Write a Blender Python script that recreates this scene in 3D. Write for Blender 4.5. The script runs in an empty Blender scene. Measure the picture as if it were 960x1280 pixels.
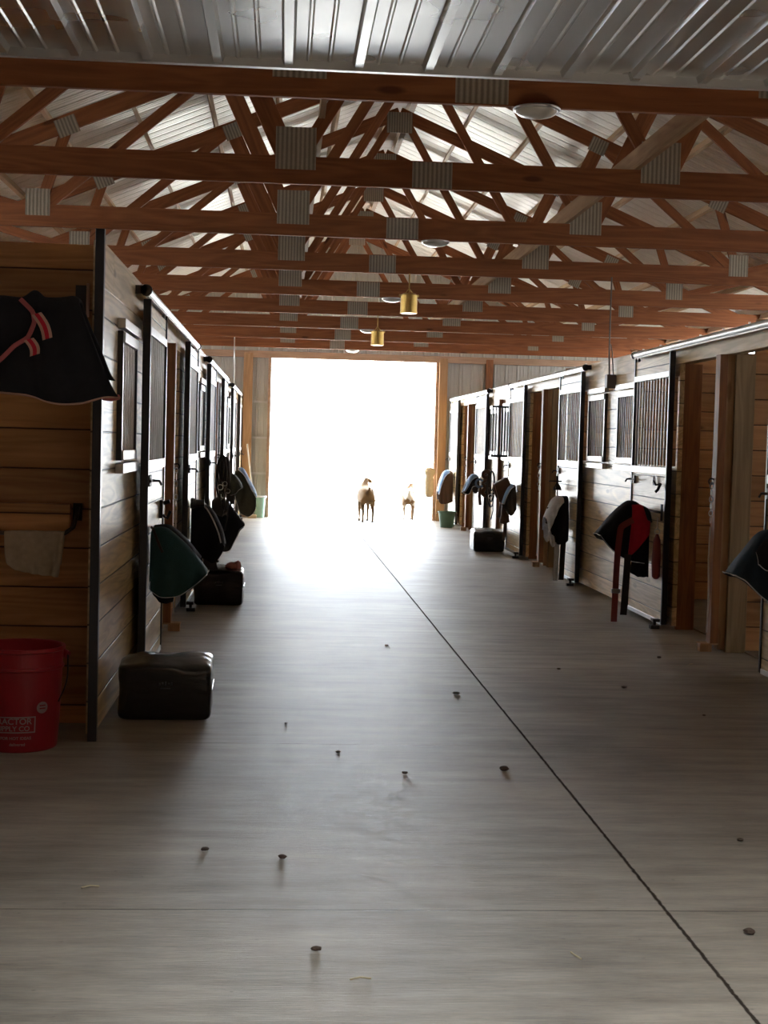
import bpy, math, random
from mathutils import Vector, Matrix, noise
R = random.Random(7)
COL = bpy.context.scene.collection
sin, cos, pi = math.sin, math.cos, math.pi

# ------------------------------------------------------------------ helpers
class MB:
    def __init__(s): s.v = []; s.f = []
    def add(s, vs, fs, M=None):
        n = len(s.v)
        s.v += [tuple(M @ Vector(p)) if M else tuple(p) for p in vs]
        s.f += [tuple(i + n for i in f) for f in fs]
        return s
    def box(s, x0, x1, y0, y1, z0, z1, M=None):
        x0, x1 = min(x0, x1), max(x0, x1)
        v = [(x0,y0,z0),(x1,y0,z0),(x1,y1,z0),(x0,y1,z0),(x0,y0,z1),(x1,y0,z1),(x1,y1,z1),(x0,y1,z1)]
        return s.add(v, [(3,2,1,0),(4,5,6,7),(0,1,5,4),(1,2,6,5),(2,3,7,6),(3,0,4,7)], M)
    def tube(s, pts, r, seg=8, cap=True, flat=1.0):
        pts = [Vector(p) for p in pts]; n = len(pts)
        up = None; vs = []
        for i, p in enumerate(pts):
            t = (pts[min(i+1, n-1)] - pts[max(i-1, 0)]).normalized()
            if up is None:
                up = Vector((0,0,1)) if abs(t.z) < .9 else Vector((0,1,0))
            a = t.cross(up)
            if a.length < 1e-5: a = t.cross(Vector((1,0,0)))
            a.normalize(); b = a.cross(t).normalized(); up = b
            rr = r[i] if isinstance(r, (list, tuple)) else r
            for k in range(seg):
                w = 2*pi*k/seg
                vs.append(p + a*cos(w)*rr + b*sin(w)*rr*flat)
        fs = [(i*seg+k, i*seg+(k+1)%seg, (i+1)*seg+(k+1)%seg, (i+1)*seg+k) for i in range(n-1) for k in range(seg)]
        if cap: fs += [tuple(range(seg-1,-1,-1)), tuple((n-1)*seg+k for k in range(seg))]
        return s.add(vs, fs)
    def lathe(s, prof, seg=32, c=(0,0,0), a0=0):
        vs = [(c[0]+r*cos(2*pi*k/seg+a0), c[1]+r*sin(2*pi*k/seg+a0), c[2]+z) for r, z in prof for k in range(seg)]
        fs = [(i*seg+k, i*seg+(k+1)%seg, (i+1)*seg+(k+1)%seg, (i+1)*seg+k) for i in range(len(prof)-1) for k in range(seg)]
        return s.add(vs, fs)
    def torus(s, M, R1, r, seg=14, q=6, sx=1.0):
        vs = []; fs = []
        for i in range(seg):
            a = 2*pi*i/seg
            for k in range(q):
                b = 2*pi*k/q
                vs.append(((R1+r*cos(b))*cos(a)*sx, (R1+r*cos(b))*sin(a), r*sin(b)))
        for i in range(seg):
            for k in range(q):
                fs.append((i*q+k, ((i+1)%seg)*q+k, ((i+1)%seg)*q+(k+1)%q, i*q+(k+1)%q))
        return s.add(vs, fs, M)
    def obj(s, name, mat, parent=None, smooth=False, bevel=0, loc=None, rot=None, sub=0, solid=0):
        me = bpy.data.meshes.new(name); me.from_pydata(s.v, [], s.f); me.update()
        for m in (mat if isinstance(mat, (list, tuple)) else [mat]): me.materials.append(m)
        if smooth:
            for p in me.polygons: p.use_smooth = True
        o = bpy.data.objects.new(name, me); COL.objects.link(o)
        if parent: o.parent = parent
        if loc: o.location = loc
        if rot: o.rotation_euler = rot
        if solid:
            m = o.modifiers.new('solid', 'SOLIDIFY'); m.thickness = solid; m.offset = 0
        if bevel:
            m = o.modifiers.new('bevel', 'BEVEL'); m.width = bevel; m.segments = 2; m.limit_method = 'ANGLE'
        if sub:
            m = o.modifiers.new('sub', 'SUBSURF'); m.levels = sub; m.render_levels = sub
        return o

def thing(name, label, cat, loc=(0,0,0), rot=(0,0,0), group=None):
    o = bpy.data.objects.new(name, None); COL.objects.link(o)
    o.empty_display_size = .1
    o.location = loc; o.rotation_euler = rot
    o['label'] = label; o['category'] = cat
    if group: o['group'] = group
    return o
def tag(o, label, cat, group=None, kind=None):
    o['label'] = label; o['category'] = cat
    if group: o['group'] = group
    if kind: o['kind'] = kind
    return o
def struct(o, label=None):
    o['kind'] = 'structure'
    if label: o['label'] = label
    return o
def dup(root, loc, label=None, group=None):
    r = root.copy(); COL.objects.link(r); r.location = loc
    if label: r['label'] = label
    if group: r['group'] = group
    def rec(src, dst):
        for ch in list(src.children):
            c = ch.copy(); COL.objects.link(c); c.parent = dst; rec(ch, c)
    rec(root, r)
    return r

# ------------------------------------------------------------------ materials
def newmat(name):
    m = bpy.data.materials.new(name); m.use_nodes = True
    nt = m.node_tree; b = nt.nodes['Principled BSDF']
    return m, nt, b
def N(nt, t, **kw):
    n = nt.nodes.new(t)
    for k, v in kw.items():
        if k in n.inputs: n.inputs[k].default_value = v
        else: setattr(n, k, v)
    return n
def L(nt, a, b): nt.links.new(a, b)
def plain(name, col, rough=.6, metal=0, bump=0, bscale=60, spec=.5, var=.12, coat=0):
    m, nt, b = newmat(name)
    b.inputs['Roughness'].default_value = rough; b.inputs['Metallic'].default_value = metal
    b.inputs['Specular IOR Level'].default_value = spec
    if coat: b.inputs['Coat Weight'].default_value = coat
    tc = N(nt, 'ShaderNodeTexCoord'); n = N(nt, 'ShaderNodeTexNoise', Scale=bscale, Detail=5)
    L(nt, tc.outputs['Object'], n.inputs['Vector'])
    n2 = N(nt, 'ShaderNodeTexNoise', Scale=bscale*.12, Detail=3); L(nt, tc.outputs['Object'], n2.inputs['Vector'])
    r = N(nt, 'ShaderNodeMapRange'); r.inputs['To Min'].default_value = 1-var*2; r.inputs['To Max'].default_value = 1+var*2
    L(nt, n2.outputs['Fac'], r.inputs['Value'])
    mx = N(nt, 'ShaderNodeVectorMath', operation='SCALE'); mx.inputs[0].default_value = col[:3]
    L(nt, r.outputs['Result'], mx.inputs['Scale']); L(nt, mx.outputs['Vector'], b.inputs['Base Color'])
    if bump:
        bp = N(nt, 'ShaderNodeBump', Strength=bump, Distance=.01); L(nt, n.outputs['Fac'], bp.inputs['Height'])
        L(nt, bp.outputs['Normal'], b.inputs['Normal'])
    return m

def wood(name, c1, c2, grain='x', board=None, pitch=.14, knots=.5, rough=.55, tint=.25, spec=.4, off=0.0, joints=None):
    """grain along one axis; 'board' = axis across which boards repeat every 'pitch' (a dark seam between them)"""
    m, nt, b = newmat(name)
    b.inputs['Roughness'].default_value = rough; b.inputs['Specular IOR Level'].default_value = spec
    tc = N(nt, 'ShaderNodeTexCoord'); sep = N(nt, 'ShaderNodeSeparateXYZ'); L(nt, tc.outputs['Object'], sep.inputs[0])
    seed = None; bumpsrc = None
    vec = tc.outputs['Object']
    if board:
        a = N(nt, 'ShaderNodeMath', operation='ADD'); a.inputs[1].default_value = off + 50*pitch
        L(nt, sep.outputs[board.upper()], a.inputs[0])
        d = N(nt, 'ShaderNodeMath', operation='DIVIDE'); d.inputs[1].default_value = pitch; L(nt, a.outputs[0], d.inputs[0])
        fl = N(nt, 'ShaderNodeMath', operation='FLOOR'); L(nt, d.outputs[0], fl.inputs[0])
        fr = N(nt, 'ShaderNodeMath', operation='FRACT'); L(nt, d.outputs[0], fr.inputs[0])
        ds = N(nt, 'ShaderNodeMath', operation='SUBTRACT'); ds.inputs[1].default_value = .5; L(nt, fr.outputs[0], ds.inputs[0])
        ab = N(nt, 'ShaderNodeMath', operation='ABSOLUTE'); L(nt, ds.outputs[0], ab.inputs[0])
        seam = N(nt, 'ShaderNodeMapRange'); seam.inputs['From Min'].default_value = .5-.006/pitch; seam.inputs['From Max'].default_value = .5-.002/pitch
        L(nt, ab.outputs[0], seam.inputs['Value'])
        wn = N(nt, 'ShaderNodeTexWhiteNoise', noise_dimensions='1D'); L(nt, fl.outputs[0], wn.inputs['W'])
        # shift the grain per board
        sc = N(nt, 'ShaderNodeVectorMath', operation='SCALE'); sc.inputs['Scale'].default_value = 14.0
        L(nt, wn.outputs['Color'], sc.inputs[0])
        ad = N(nt, 'ShaderNodeVectorMath', operation='ADD'); L(nt, vec, ad.inputs[0]); L(nt, sc.outputs[0], ad.inputs[1])
        vec = ad.outputs[0]
    else:
        oi = N(nt, 'ShaderNodeObjectInfo')
        sc = N(nt, 'ShaderNodeMath', operation='MULTIPLY'); sc.inputs[1].default_value = 17.0
        L(nt, oi.outputs['Random'], sc.inputs[0])
        ad = N(nt, 'ShaderNodeVectorMath', operation='ADD'); L(nt, vec, ad.inputs[0]); L(nt, sc.outputs[0], ad.inputs[1])
        vec = ad.outputs[0]
    mp = N(nt, 'ShaderNodeMapping')
    s = {'x': (1.2, 16, 16), 'y': (16, 1.2, 16), 'z': (16, 16, 1.2)}[grain]
    mp.inputs['Scale'].default_value = s; L(nt, vec, mp.inputs['Vector'])
    n1 = N(nt, 'ShaderNodeTexNoise', Scale=1.0, Detail=6, Roughness=.6, Distortion=1.2); L(nt, mp.outputs[0], n1.inputs['Vector'])
    mp2 = N(nt, 'ShaderNodeMapping'); mp2.inputs['Scale'].default_value = [q*.35 for q in s]; L(nt, vec, mp2.inputs['Vector'])
    n2 = N(nt, 'ShaderNodeTexNoise', Scale=1.0, Detail=2, Distortion=.6); L(nt, mp2.outputs[0], n2.inputs['Vector'])
    # ring pattern: sine of a slow noise
    mu = N(nt, 'ShaderNodeMath', operation='MULTIPLY'); mu.inputs[1].default_value = 60; L(nt, n2.outputs['Fac'], mu.inputs[0])
    si = N(nt, 'ShaderNodeMath', operation='SINE'); L(nt, mu.outputs[0], si.inputs[0])
    mr = N(nt, 'ShaderNodeMapRange'); mr.inputs['From Min'].default_value = -1; mr.inputs['To Min'].default_value = -.12; mr.inputs['To Max'].default_value = .12
    L(nt, si.outputs[0], mr.inputs['Value'])
    sm = N(nt, 'ShaderNodeMath', operation='ADD'); L(nt, n1.outputs['Fac'], sm.inputs[0]); L(nt, mr.outputs[0], sm.inputs[1])
    cr = N(nt, 'ShaderNodeValToRGB'); cr.color_ramp.elements[0].position = .28; cr.color_ramp.elements[1].position = .72
    cr.color_ramp.elements[0].color = (*c2, 1); cr.color_ramp.elements[1].color = (*c1, 1)
    L(nt, sm.outputs[0], cr.inputs['Fac'])
    col = cr.outputs['Color']
    if knots:
        mpk = N(nt, 'ShaderNodeMapping'); mpk.inputs['Scale'].default_value = {'x': (1.3, 4.4, 4.4), 'y': (4.4, 1.3, 4.4), 'z': (4.4, 4.4, 1.3)}[grain]
        L(nt, vec, mpk.inputs['Vector'])
        vo = N(nt, 'ShaderNodeTexVoronoi', Scale=1.0); L(nt, mpk.outputs[0], vo.inputs['Vector'])
        kr = N(nt, 'ShaderNodeMapRange'); kr.inputs['From Min'].default_value = .07; kr.inputs['From Max'].default_value = .12
        kr.inputs['To Min'].default_value = knots; kr.inputs['To Max'].default_value = 0
        L(nt, vo.outputs['Distance'], kr.inputs['Value'])
        mk = N(nt, 'ShaderNodeMix', data_type='RGBA'); L(nt, kr.outputs[0], mk.inputs[0]); L(nt, col, mk.inputs[6])
        mk.inputs[7].default_value = (c2[0]*.35, c2[1]*.25, c2[2]*.2, 1); col = mk.outputs[2]
    if board:
        tr = N(nt, 'ShaderNodeMapRange'); tr.inputs['To Min'].default_value = 1-tint; tr.inputs['To Max'].default_value = 1+tint*.6
        L(nt, wn.outputs['Value'], tr.inputs['Value'])
        v = N(nt, 'ShaderNodeVectorMath', operation='SCALE'); L(nt, col, v.inputs[0]); L(nt, tr.outputs[0], v.inputs['Scale'])
        ms = N(nt, 'ShaderNodeMix', data_type='RGBA'); L(nt, seam.outputs[0], ms.inputs[0]); L(nt, v.outputs[0], ms.inputs[6])
        ms.inputs[7].default_value = (c2[0]*.15, c2[1]*.13, c2[2]*.12, 1); col = ms.outputs[2]
    L(nt, col, b.inputs['Base Color'])
    bp = N(nt, 'ShaderNodeBump', Strength=.25, Distance=.004); L(nt, n1.outputs['Fac'], bp.inputs['Height'])
    if board:
        b2 = N(nt, 'ShaderNodeBump', Strength=.8, Distance=.006, invert=True); L(nt, seam.outputs[0], b2.inputs['Height'])
        L(nt, bp.outputs[0], b2.inputs['Normal']); bp = b2
    L(nt, bp.outputs[0], b.inputs['Normal'])
    return m

W_TRUSS = wood('truss_pine', (.30,.108,.040), (.20,.064,.022), 'x', knots=.8, rough=.65, spec=.3)
W_TRUSSY = wood('brace_pine', (.42,.27,.15), (.30,.17,.09), 'y', knots=.6, rough=.65)
W_PURLIN = wood('purlin_pine', (.60,.42,.26), (.48,.32,.19), 'y', knots=.5, rough=.6)
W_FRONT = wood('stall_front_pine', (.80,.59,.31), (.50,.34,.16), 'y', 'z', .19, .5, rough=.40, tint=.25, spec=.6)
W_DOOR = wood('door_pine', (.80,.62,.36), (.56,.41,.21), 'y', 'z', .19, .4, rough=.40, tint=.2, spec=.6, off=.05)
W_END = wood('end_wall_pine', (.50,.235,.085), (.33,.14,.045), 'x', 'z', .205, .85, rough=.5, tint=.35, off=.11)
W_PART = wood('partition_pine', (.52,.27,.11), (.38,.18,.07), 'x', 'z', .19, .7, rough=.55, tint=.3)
W_OUT = wood('outer_wall_pine', (.45,.26,.13), (.32,.17,.08), 'y', 'z', .19, .5, rough=.6, tint=.3)
W_POST = wood('post_pine', (.30,.125,.045), (.19,.075,.03), 'z', knots=.5, rough=.55)
W_POSTL = wood('nailer_pine', (.46,.28,.14), (.34,.19,.09), 'z', knots=.5, rough=.55)
W_POSTG = wood('treated_post', (.34,.24,.13), (.22,.15,.075), 'z', knots=.7, rough=.6)
W_GIRT = wood('girt_pine', (.46,.31,.21), (.36,.23,.15), 'x', knots=.5, rough=.6)
W_HEAD = wood('header_pine', (.74,.55,.30), (.50,.35,.17), 'y', knots=.6, rough=.45)
BLACK = plain('black_steel', (.018,.018,.022), .32, 0, spec=.6, bump=.05)
GALV = plain('galvanised_steel', (.62,.62,.62), .38, .85, bump=.08, bscale=40)
ALU = plain('bright_steel_bars', (.74,.74,.74), .35, .15)
RUST = plain('rusty_steel', (.16,.055,.035), .6, .3, bump=.2)
IRON = plain('dark_iron', (.03,.026,.025), .45, .5, bump=.1)
CLOTHK = plain('black_cloth', (.012,.012,.015), .85, bump=.3, bscale=220, spec=.25)
CLOTHG = plain('dark_green_cloth', (.016,.060,.062), .7, bump=.3, bscale=220, spec=.35)
CLOTHN = plain('navy_cloth', (.014,.030,.048), .75, bump=.3, bscale=220, spec=.3)
CLOTHO = plain('olive_cloth', (.05,.055,.045), .75, bump=.3, bscale=200, spec=.35)
CLOTHR = plain('red_cloth', (.42,.008,.025), .75, bump=.25, bscale=220, spec=.3)
CLOTHM = plain('maroon_leather', (.20,.03,.025), .5, bump=.2)
CLOTHB = plain('light_blue_cloth', (.22,.36,.62), .8, bump=.2)
CLOTHW = plain('white_cloth', (.70,.70,.74), .8, bump=.25, bscale=200)
CLOTHT = plain('tan_binding', (.42,.24,.18), .8, bump=.2)
PINKST = plain('pink_strap', (.38,.09,.09), .75, bump=.2)
LEATHER = plain('brown_leather', (.085,.04,.022), .42, bump=.15, bscale=120)
DLEATHER = plain('dark_leather', (.022,.015,.013), .38, bump=.15, bscale=120)
TOWEL = plain('towel_cotton', (.36,.28,.19), .95, bump=.5, bscale=300, spec=.1)
REDPL = plain('red_plastic', (.26,.004,.012), .38, bump=.04, spec=.5)
INK = plain('faded_white_print', (.30,.22,.22), .6)
GREENPL = plain('green_plastic', (.10,.20,.15), .45, bump=.05)
MINTPL = plain('mint_plastic', (.30,.50,.42), .45, bump=.05)
BRASS = plain('brass', (.55,.36,.10), .38, .8)
BURLAP = plain('burlap', (.52,.42,.28), .9, bump=.5, bscale=150, spec=.1)
ROPE = plain('white_rope', (.62,.58,.50), .9, bump=.3)
DIRT = plain('dirt_clump', (.07,.045,.03), .95, bump=.8, bscale=80)
STRAW = plain('straw', (.50,.42,.26), .85)
PINKRAG = plain('pink_rag', (.42,.16,.13), .9, bump=.4)
CONDUIT = plain('conduit', (.16,.13,.12), .5, .4)

def bale_mat():
    m, nt, b = newmat('black_bale_wrap')
    b.inputs['Base Color'].default_value = (.010,.010,.011,1); b.inputs['Roughness'].default_value = .27; b.inputs['Coat Weight'].default_value = .3; b.inputs['Coat Roughness'].default_value = .22
    tc = N(nt, 'ShaderNodeTexCoord'); mp = N(nt, 'ShaderNodeMapping'); mp.inputs['Scale'].default_value = (5, 9, 16)
    L(nt, tc.outputs['Object'], mp.inputs[0])
    n = N(nt, 'ShaderNodeTexNoise', Scale=1.4, Detail=5, Distortion=1.5); L(nt, mp.outputs[0], n.inputs['Vector'])
    bp = N(nt, 'ShaderNodeBump', Strength=.6, Distance=.02); L(nt, n.outputs['Fac'], bp.inputs['Height']); L(nt, bp.outputs[0], b.inputs['Normal'])
    bp.inputs['Strength'].default_value = .3
    return m
BALE = bale_mat()

def plate_mat():
    m, nt, b = newmat('nail_plate_steel')
    b.inputs['Metallic'].default_value = .25; b.inputs['Roughness'].default_value = .55
    tc = N(nt, 'ShaderNodeTexCoord'); w = N(nt, 'ShaderNodeTexWave', Scale=10.5, Distortion=.6, Detail=2); w.bands_direction = 'X'
    w.inputs['Detail Scale'].default_value = 6
    L(nt, tc.outputs['Object'], w.inputs['Vector'])
    c = N(nt, 'ShaderNodeValToRGB'); c.color_ramp.elements[0].color = (.20,.165,.125,1); c.color_ramp.elements[1].color = (.40,.35,.28,1)
    L(nt, w.outputs['Fac'], c.inputs['Fac']); L(nt, c.outputs['Color'], b.inputs['Base Color'])
    bp = N(nt, 'ShaderNodeBump', Strength=.5, Distance=.004); L(nt, w.outputs['Fac'], bp.inputs['Height']); L(nt, bp.outputs[0], b.inputs['Normal'])
    return m
PLATE = plate_mat()

def sheet(name, col, rough, metal, var=.25):
    m, nt, b = newmat(name)
    tc = N(nt, 'ShaderNodeTexCoord')
    n = N(nt, 'ShaderNodeTexNoise', Scale=1.3, Detail=4); L(nt, tc.outputs['Object'], n.inputs['Vector'])
    r = N(nt, 'ShaderNodeMapRange'); r.inputs['To Min'].default_value = 1-var; r.inputs['To Max'].default_value = 1+var; L(nt, n.outputs['Fac'], r.inputs['Value'])
    v = N(nt, 'ShaderNodeVectorMath', operation='SCALE'); v.inputs[0].default_value = col; L(nt, r.outputs[0], v.inputs['Scale'])
    L(nt, v.outputs[0], b.inputs['Base Color']); b.inputs['Metallic'].default_value = metal
    n2 = N(nt, 'ShaderNodeTexNoise', Scale=2.2, Detail=2); L(nt, tc.outputs['Object'], n2.inputs['Vector'])
    r2 = N(nt, 'ShaderNodeMapRange'); r2.inputs['To Min'].default_value = rough*.7; r2.inputs['To Max'].default_value = rough*1.3; L(nt, n2.outputs['Fac'], r2.inputs['Value'])
    L(nt, r2.outputs[0], b.inputs['Roughness'])
    bp = N(nt, 'ShaderNodeBump', Strength=.12, Distance=.03); L(nt, n2.outputs['Fac'], bp.inputs['Height']); L(nt, bp.outputs[0], b.inputs['Normal'])
    return m
M_LINER = sheet('galvalume_liner', (.66,.66,.65), .30, .9, .1)
M_ROOF = sheet('roof_sheet', (.90,.87,.80), .38, .25, .10)
M_FARWALL = sheet('end_wall_sheet', (.50,.50,.46), .55, .2, .1)

def floor_mat():
    m, nt, b = newmat('broomed_concrete')
    tc = N(nt, 'ShaderNodeTexCoord'); sep = N(nt, 'ShaderNodeSeparateXYZ'); L(nt, tc.outputs['Object'], sep.inputs[0])
    big = N(nt, 'ShaderNodeTexNoise', Scale=.9, Detail=6, Roughness=.6); L(nt, tc.outputs['Object'], big.inputs['Vector'])
    mpx = N(nt, 'ShaderNodeMapping'); mpx.inputs['Scale'].default_value = (9.0, 95, 1); L(nt, tc.outputs['Object'], mpx.inputs[0])
    br = N(nt, 'ShaderNodeTexNoise', Scale=1.0, Detail=6, Roughness=.75); L(nt, mpx.outputs[0], br.inputs['Vector'])
    mps = N(nt, 'ShaderNodeMapping'); mps.inputs['Scale'].default_value = (1.6, 9, 1); L(nt, tc.outputs['Object'], mps.inputs[0])
    st = N(nt, 'ShaderNodeTexNoise', Scale=1.0, Detail=5, Roughness=.65); L(nt, mps.outputs[0], st.inputs['Vector'])
    cr = N(nt, 'ShaderNodeValToRGB'); e = cr.color_ramp.elements
    e[0].position = .42; e[0].color = (.085,.069,.050,1); e[1].position = .68; e[1].color = (.37,.318,.252,1)
    a = N(nt, 'ShaderNodeMath', operation='MULTIPLY'); a.inputs[1].default_value = .45; L(nt, br.outputs['Fac'], a.inputs[0])
    a2 = N(nt, 'ShaderNodeMath', operation='MULTIPLY_ADD'); a2.inputs[1].default_value = .35; L(nt, st.outputs['Fac'], a2.inputs[0]); L(nt, a.outputs[0], a2.inputs[2])
    a3 = N(nt, 'ShaderNodeMath', operation='MULTIPLY_ADD'); a3.inputs[1].default_value = .32; L(nt, big.outputs['Fac'], a3.inputs[0]); L(nt, a2.outputs[0], a3.inputs[2])
    L(nt, a3.outputs[0], cr.inputs['Fac'])
    # transverse joints every 2.54 m
    y = N(nt, 'ShaderNodeMath', operation='ADD'); y.inputs[1].default_value = -4.555+25.4+1.27; L(nt, sep.outputs['Y'], y.inputs[0])
    y2 = N(nt, 'ShaderNodeMath', operation='DIVIDE'); y2.inputs[1].default_value = 2.54; L(nt, y.outputs[0], y2.inputs[0])
    y3 = N(nt, 'ShaderNodeMath', operation='FRACT'); L(nt, y2.outputs[0], y3.inputs[0])
    y4 = N(nt, 'ShaderNodeMath', operation='SUBTRACT'); y4.inputs[1].default_value = .5; L(nt, y3.outputs[0], y4.inputs[0])
    y5 = N(nt, 'ShaderNodeMath', operation='ABSOLUTE'); L(nt, y4.outputs[0], y5.inputs[0])
    j = N(nt, 'ShaderNodeMapRange'); j.inputs['From Min'].default_value = .0008; j.inputs['From Max'].default_value = .0018; j.inputs['To Min'].default_value = .65; j.inputs['To Max'].default_value = 0
    L(nt, y5.outputs[0], j.inputs['Value'])
    # the long sawn joint up the aisle, chipped edges
    nj = N(nt, 'ShaderNodeTexNoise', Scale=26, Detail=4, Roughness=.7); L(nt, tc.outputs['Object'], nj.inputs['Vector'])
    w1 = N(nt, 'ShaderNodeMath', operation='MULTIPLY_ADD'); w1.inputs[1].default_value = .016; w1.inputs[2].default_value = -1.283-.008; L(nt, nj.outputs['Fac'], w1.inputs[0])
    x1 = N(nt, 'ShaderNodeMath', operation='ADD'); L(nt, sep.outputs['X'], x1.inputs[0]); L(nt, w1.outputs[0], x1.inputs[1])
    x2 = N(nt, 'ShaderNodeMath', operation='ABSOLUTE'); L(nt, x1.outputs[0], x2.inputs[0])
    jx = N(nt, 'ShaderNodeMapRange'); jx.inputs['From Min'].default_value = .0035; jx.inputs['From Max'].default_value = .0075; jx.inputs['To Min'].default_value = .95; jx.inputs['To Max'].default_value = 0
    L(nt, x2.outputs[0], jx.inputs['Value'])
    mxx = N(nt, 'ShaderNodeMath', operation='MAXIMUM'); L(nt, j.outputs[0], mxx.inputs[0]); L(nt, jx.outputs[0], mxx.inputs[1])
    # specks of dirt and chaff
    vo = N(nt, 'ShaderNodeTexVoronoi', Scale=9.0); L(nt, tc.outputs['Object'], vo.inputs['Vector'])
    sp = N(nt, 'ShaderNodeMapRange'); sp.inputs['From Min'].default_value = .035; sp.inputs['From Max'].default_value = .07; sp.inputs['To Min'].default_value = .35; sp.inputs['To Max'].default_value = 0
    L(nt, vo.outputs['Distance'], sp.inputs['Value'])
    mx2 = N(nt, 'ShaderNodeMath', operation='MAXIMUM'); L(nt, mxx.outputs[0], mx2.inputs[0]); L(nt, sp.outputs[0], mx2.inputs[1])
    mix = N(nt, 'ShaderNodeMix', data_type='RGBA'); L(nt, mx2.outputs[0], mix.inputs[0]); L(nt, cr.outputs[0], mix.inputs[6]); mix.inputs[7].default_value = (.03,.022,.017,1)
    L(nt, mix.outputs[2], b.inputs['Base Color'])
    rr = N(nt, 'ShaderNodeMapRange'); rr.inputs['From Min'].default_value=.35; rr.inputs['From Max'].default_value=.65; rr.inputs['To Min'].default_value = .33; rr.inputs['To Max'].default_value = .56; L(nt, br.outputs['Fac'], rr.inputs['Value'])
    rj = N(nt, 'ShaderNodeMix', data_type='FLOAT'); L(nt, jx.outputs[0], rj.inputs[0]); L(nt, rr.outputs[0], rj.inputs[2]); rj.inputs[3].default_value = 1.0
    L(nt, rj.outputs[0], b.inputs['Roughness'])
    sj = N(nt, 'ShaderNodeMapRange'); sj.inputs['To Min'].default_value = .45; sj.inputs['To Max'].default_value = 0; L(nt, mxx.outputs[0], sj.inputs['Value']); L(nt, sj.outputs[0], b.inputs['Specular IOR Level'])
    b1 = N(nt, 'ShaderNodeBump', Strength=.8, Distance=.005); L(nt, br.outputs['Fac'], b1.inputs['Height'])
    b2 = N(nt, 'ShaderNodeBump', Strength=.9, Distance=.01, invert=True); L(nt, mxx.outputs[0], b2.inputs['Height']); L(nt, b1.outputs[0], b2.inputs['Normal'])
    L(nt, b2.outputs[0], b.inputs['Normal'])
    return m
M_FLOOR = floor_mat()
M_STALLFLOOR = plain('stall_bedding', (.16,.12,.08), .95, bump=.6, bscale=30, var=.3)
M_GROUND = plain('pale_gravel', (.62,.60,.56), .9, bump=.4, bscale=20)

# ------------------------------------------------------------------ dimensions
XL, XR = -.90, 3.29          # aisle faces of the two stall rows
YF = 28.3                    # far gable wall
RX = 1.28                    # ridge / truss centre
ZC = 3.22                    # underside of the truss bottom chords
XOL, XOR = RX-5.49, RX+5.49  # outer side walls
QL = [11.25, 18.55, 25.85]   # left: posts between paired doors
QR = [10.60, 17.90, 25.20]
YB = -3.0

# ------------------------------------------------------------------ floor, ground
struct(MB().box(XOL, XOR, YB, YF+.25, -.12, 0).obj('floor', M_FLOOR))
struct(MB().box(-60, 60, YF+.25, 120, -.14, -.02).obj('ground', M_GROUND))
struct(MB().box(-60, 60, -40, YB, -.14, -.02).obj('ground', M_GROUND))
struct(MB().box(-60, XOL, YB, YF+.25, -.14, -.02).obj('ground', M_GROUND))
struct(MB().box(XOR, 60, YB, YF+.25, -.14, -.02).obj('ground', M_GROUND))
struct(MB().box(XOL+.06, XL-.2, 7.6, YF-.02, .001, .012).obj('floor_bedding', M_STALLFLOOR))
struct(MB().box(XR+.2, XOR-.06, 7.0, YF-.02, .001, .012).obj('floor_bedding', M_STALLFLOOR))

# ------------------------------------------------------------------ stall rows
def row(side):
    X0 = XL if side < 0 else XR
    Q = QL if side < 0 else QR
    th = .04
    y_start = 7.13 if side < 0 else 6.95
    y_end = YF
    mb = MB()
    def B(y0, y1, z0, z1): mb.box(X0, X0+side*th, y0, y1, z0, z1)
    # solid stretches between the door openings
    st = [(y_start, Q[0]-1.25), (Q[0]+1.25, Q[1]-1.25), (Q[1]+1.25, Q[2]-1.25), (Q[2]+1.25, y_end)]
    holes = []
    for q in [Q[0]-7.3] + Q:
        mid = q + 3.65
        for a, b in ((mid-1.05, mid-.27), (mid+.27, mid+1.05)):
            if a > y_start+.1 and b < y_end-.3: holes.append((a, b, 1.37, 2.07))
    wins = list(holes)
    if side > 0:   # the open barred top of the slid-back doors looks into the stall
        holes += [(Q[0]+1.30, Q[0]+2.595, 1.37, 2.13), (Q[1]-2.42, Q[1]-1.29, 1.37, 2.13)]
    holes.sort()
    for a, b in st:
        hs = [h for h in holes if h[0] >= a-1e-6 and h[1] <= b+1e-6]
        y = a
        for h in hs:
            B(y, h[0], 0.03, 2.23); B(h[0], h[1], .03, h[2]); B(h[0], h[1], h[3], 2.23); y = h[1]
        B(y, b, .03, 2.23)
    o = struct(mb.obj('wall_left' if side < 0 else 'wall_right', W_FRONT))
    # header board the whole length, with a cap
    hy = 7.612 if side < 0 else y_start
    hd = MB().box(X0-side*.004, X0+side*.10, hy, y_end, 2.23, 2.45 if side < 0 else 2.415).obj('trim_1' if side < 0 else 'trim_2', W_HEAD, bevel=.004)
    struct(hd)
    if side < 0: struct(MB().box(X0-side*.004, X0+side*.04, y_start, 7.611, 2.2301, 2.45).obj('trim_11', W_HEAD, bevel=.003))
    return wins
WL = row(-1); WR = row(1)

def bar(x, y, z0, z1, ry=.012, rx=.0045, seg=10):
    vs = [(x+rx*cos(2*pi*k/seg), y+ry*sin(2*pi*k/seg), z) for z in (z0, z1) for k in range(seg)]
    return vs, [(k, (k+1) % seg, seg+(k+1) % seg, seg+k) for k in range(seg)]
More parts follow.
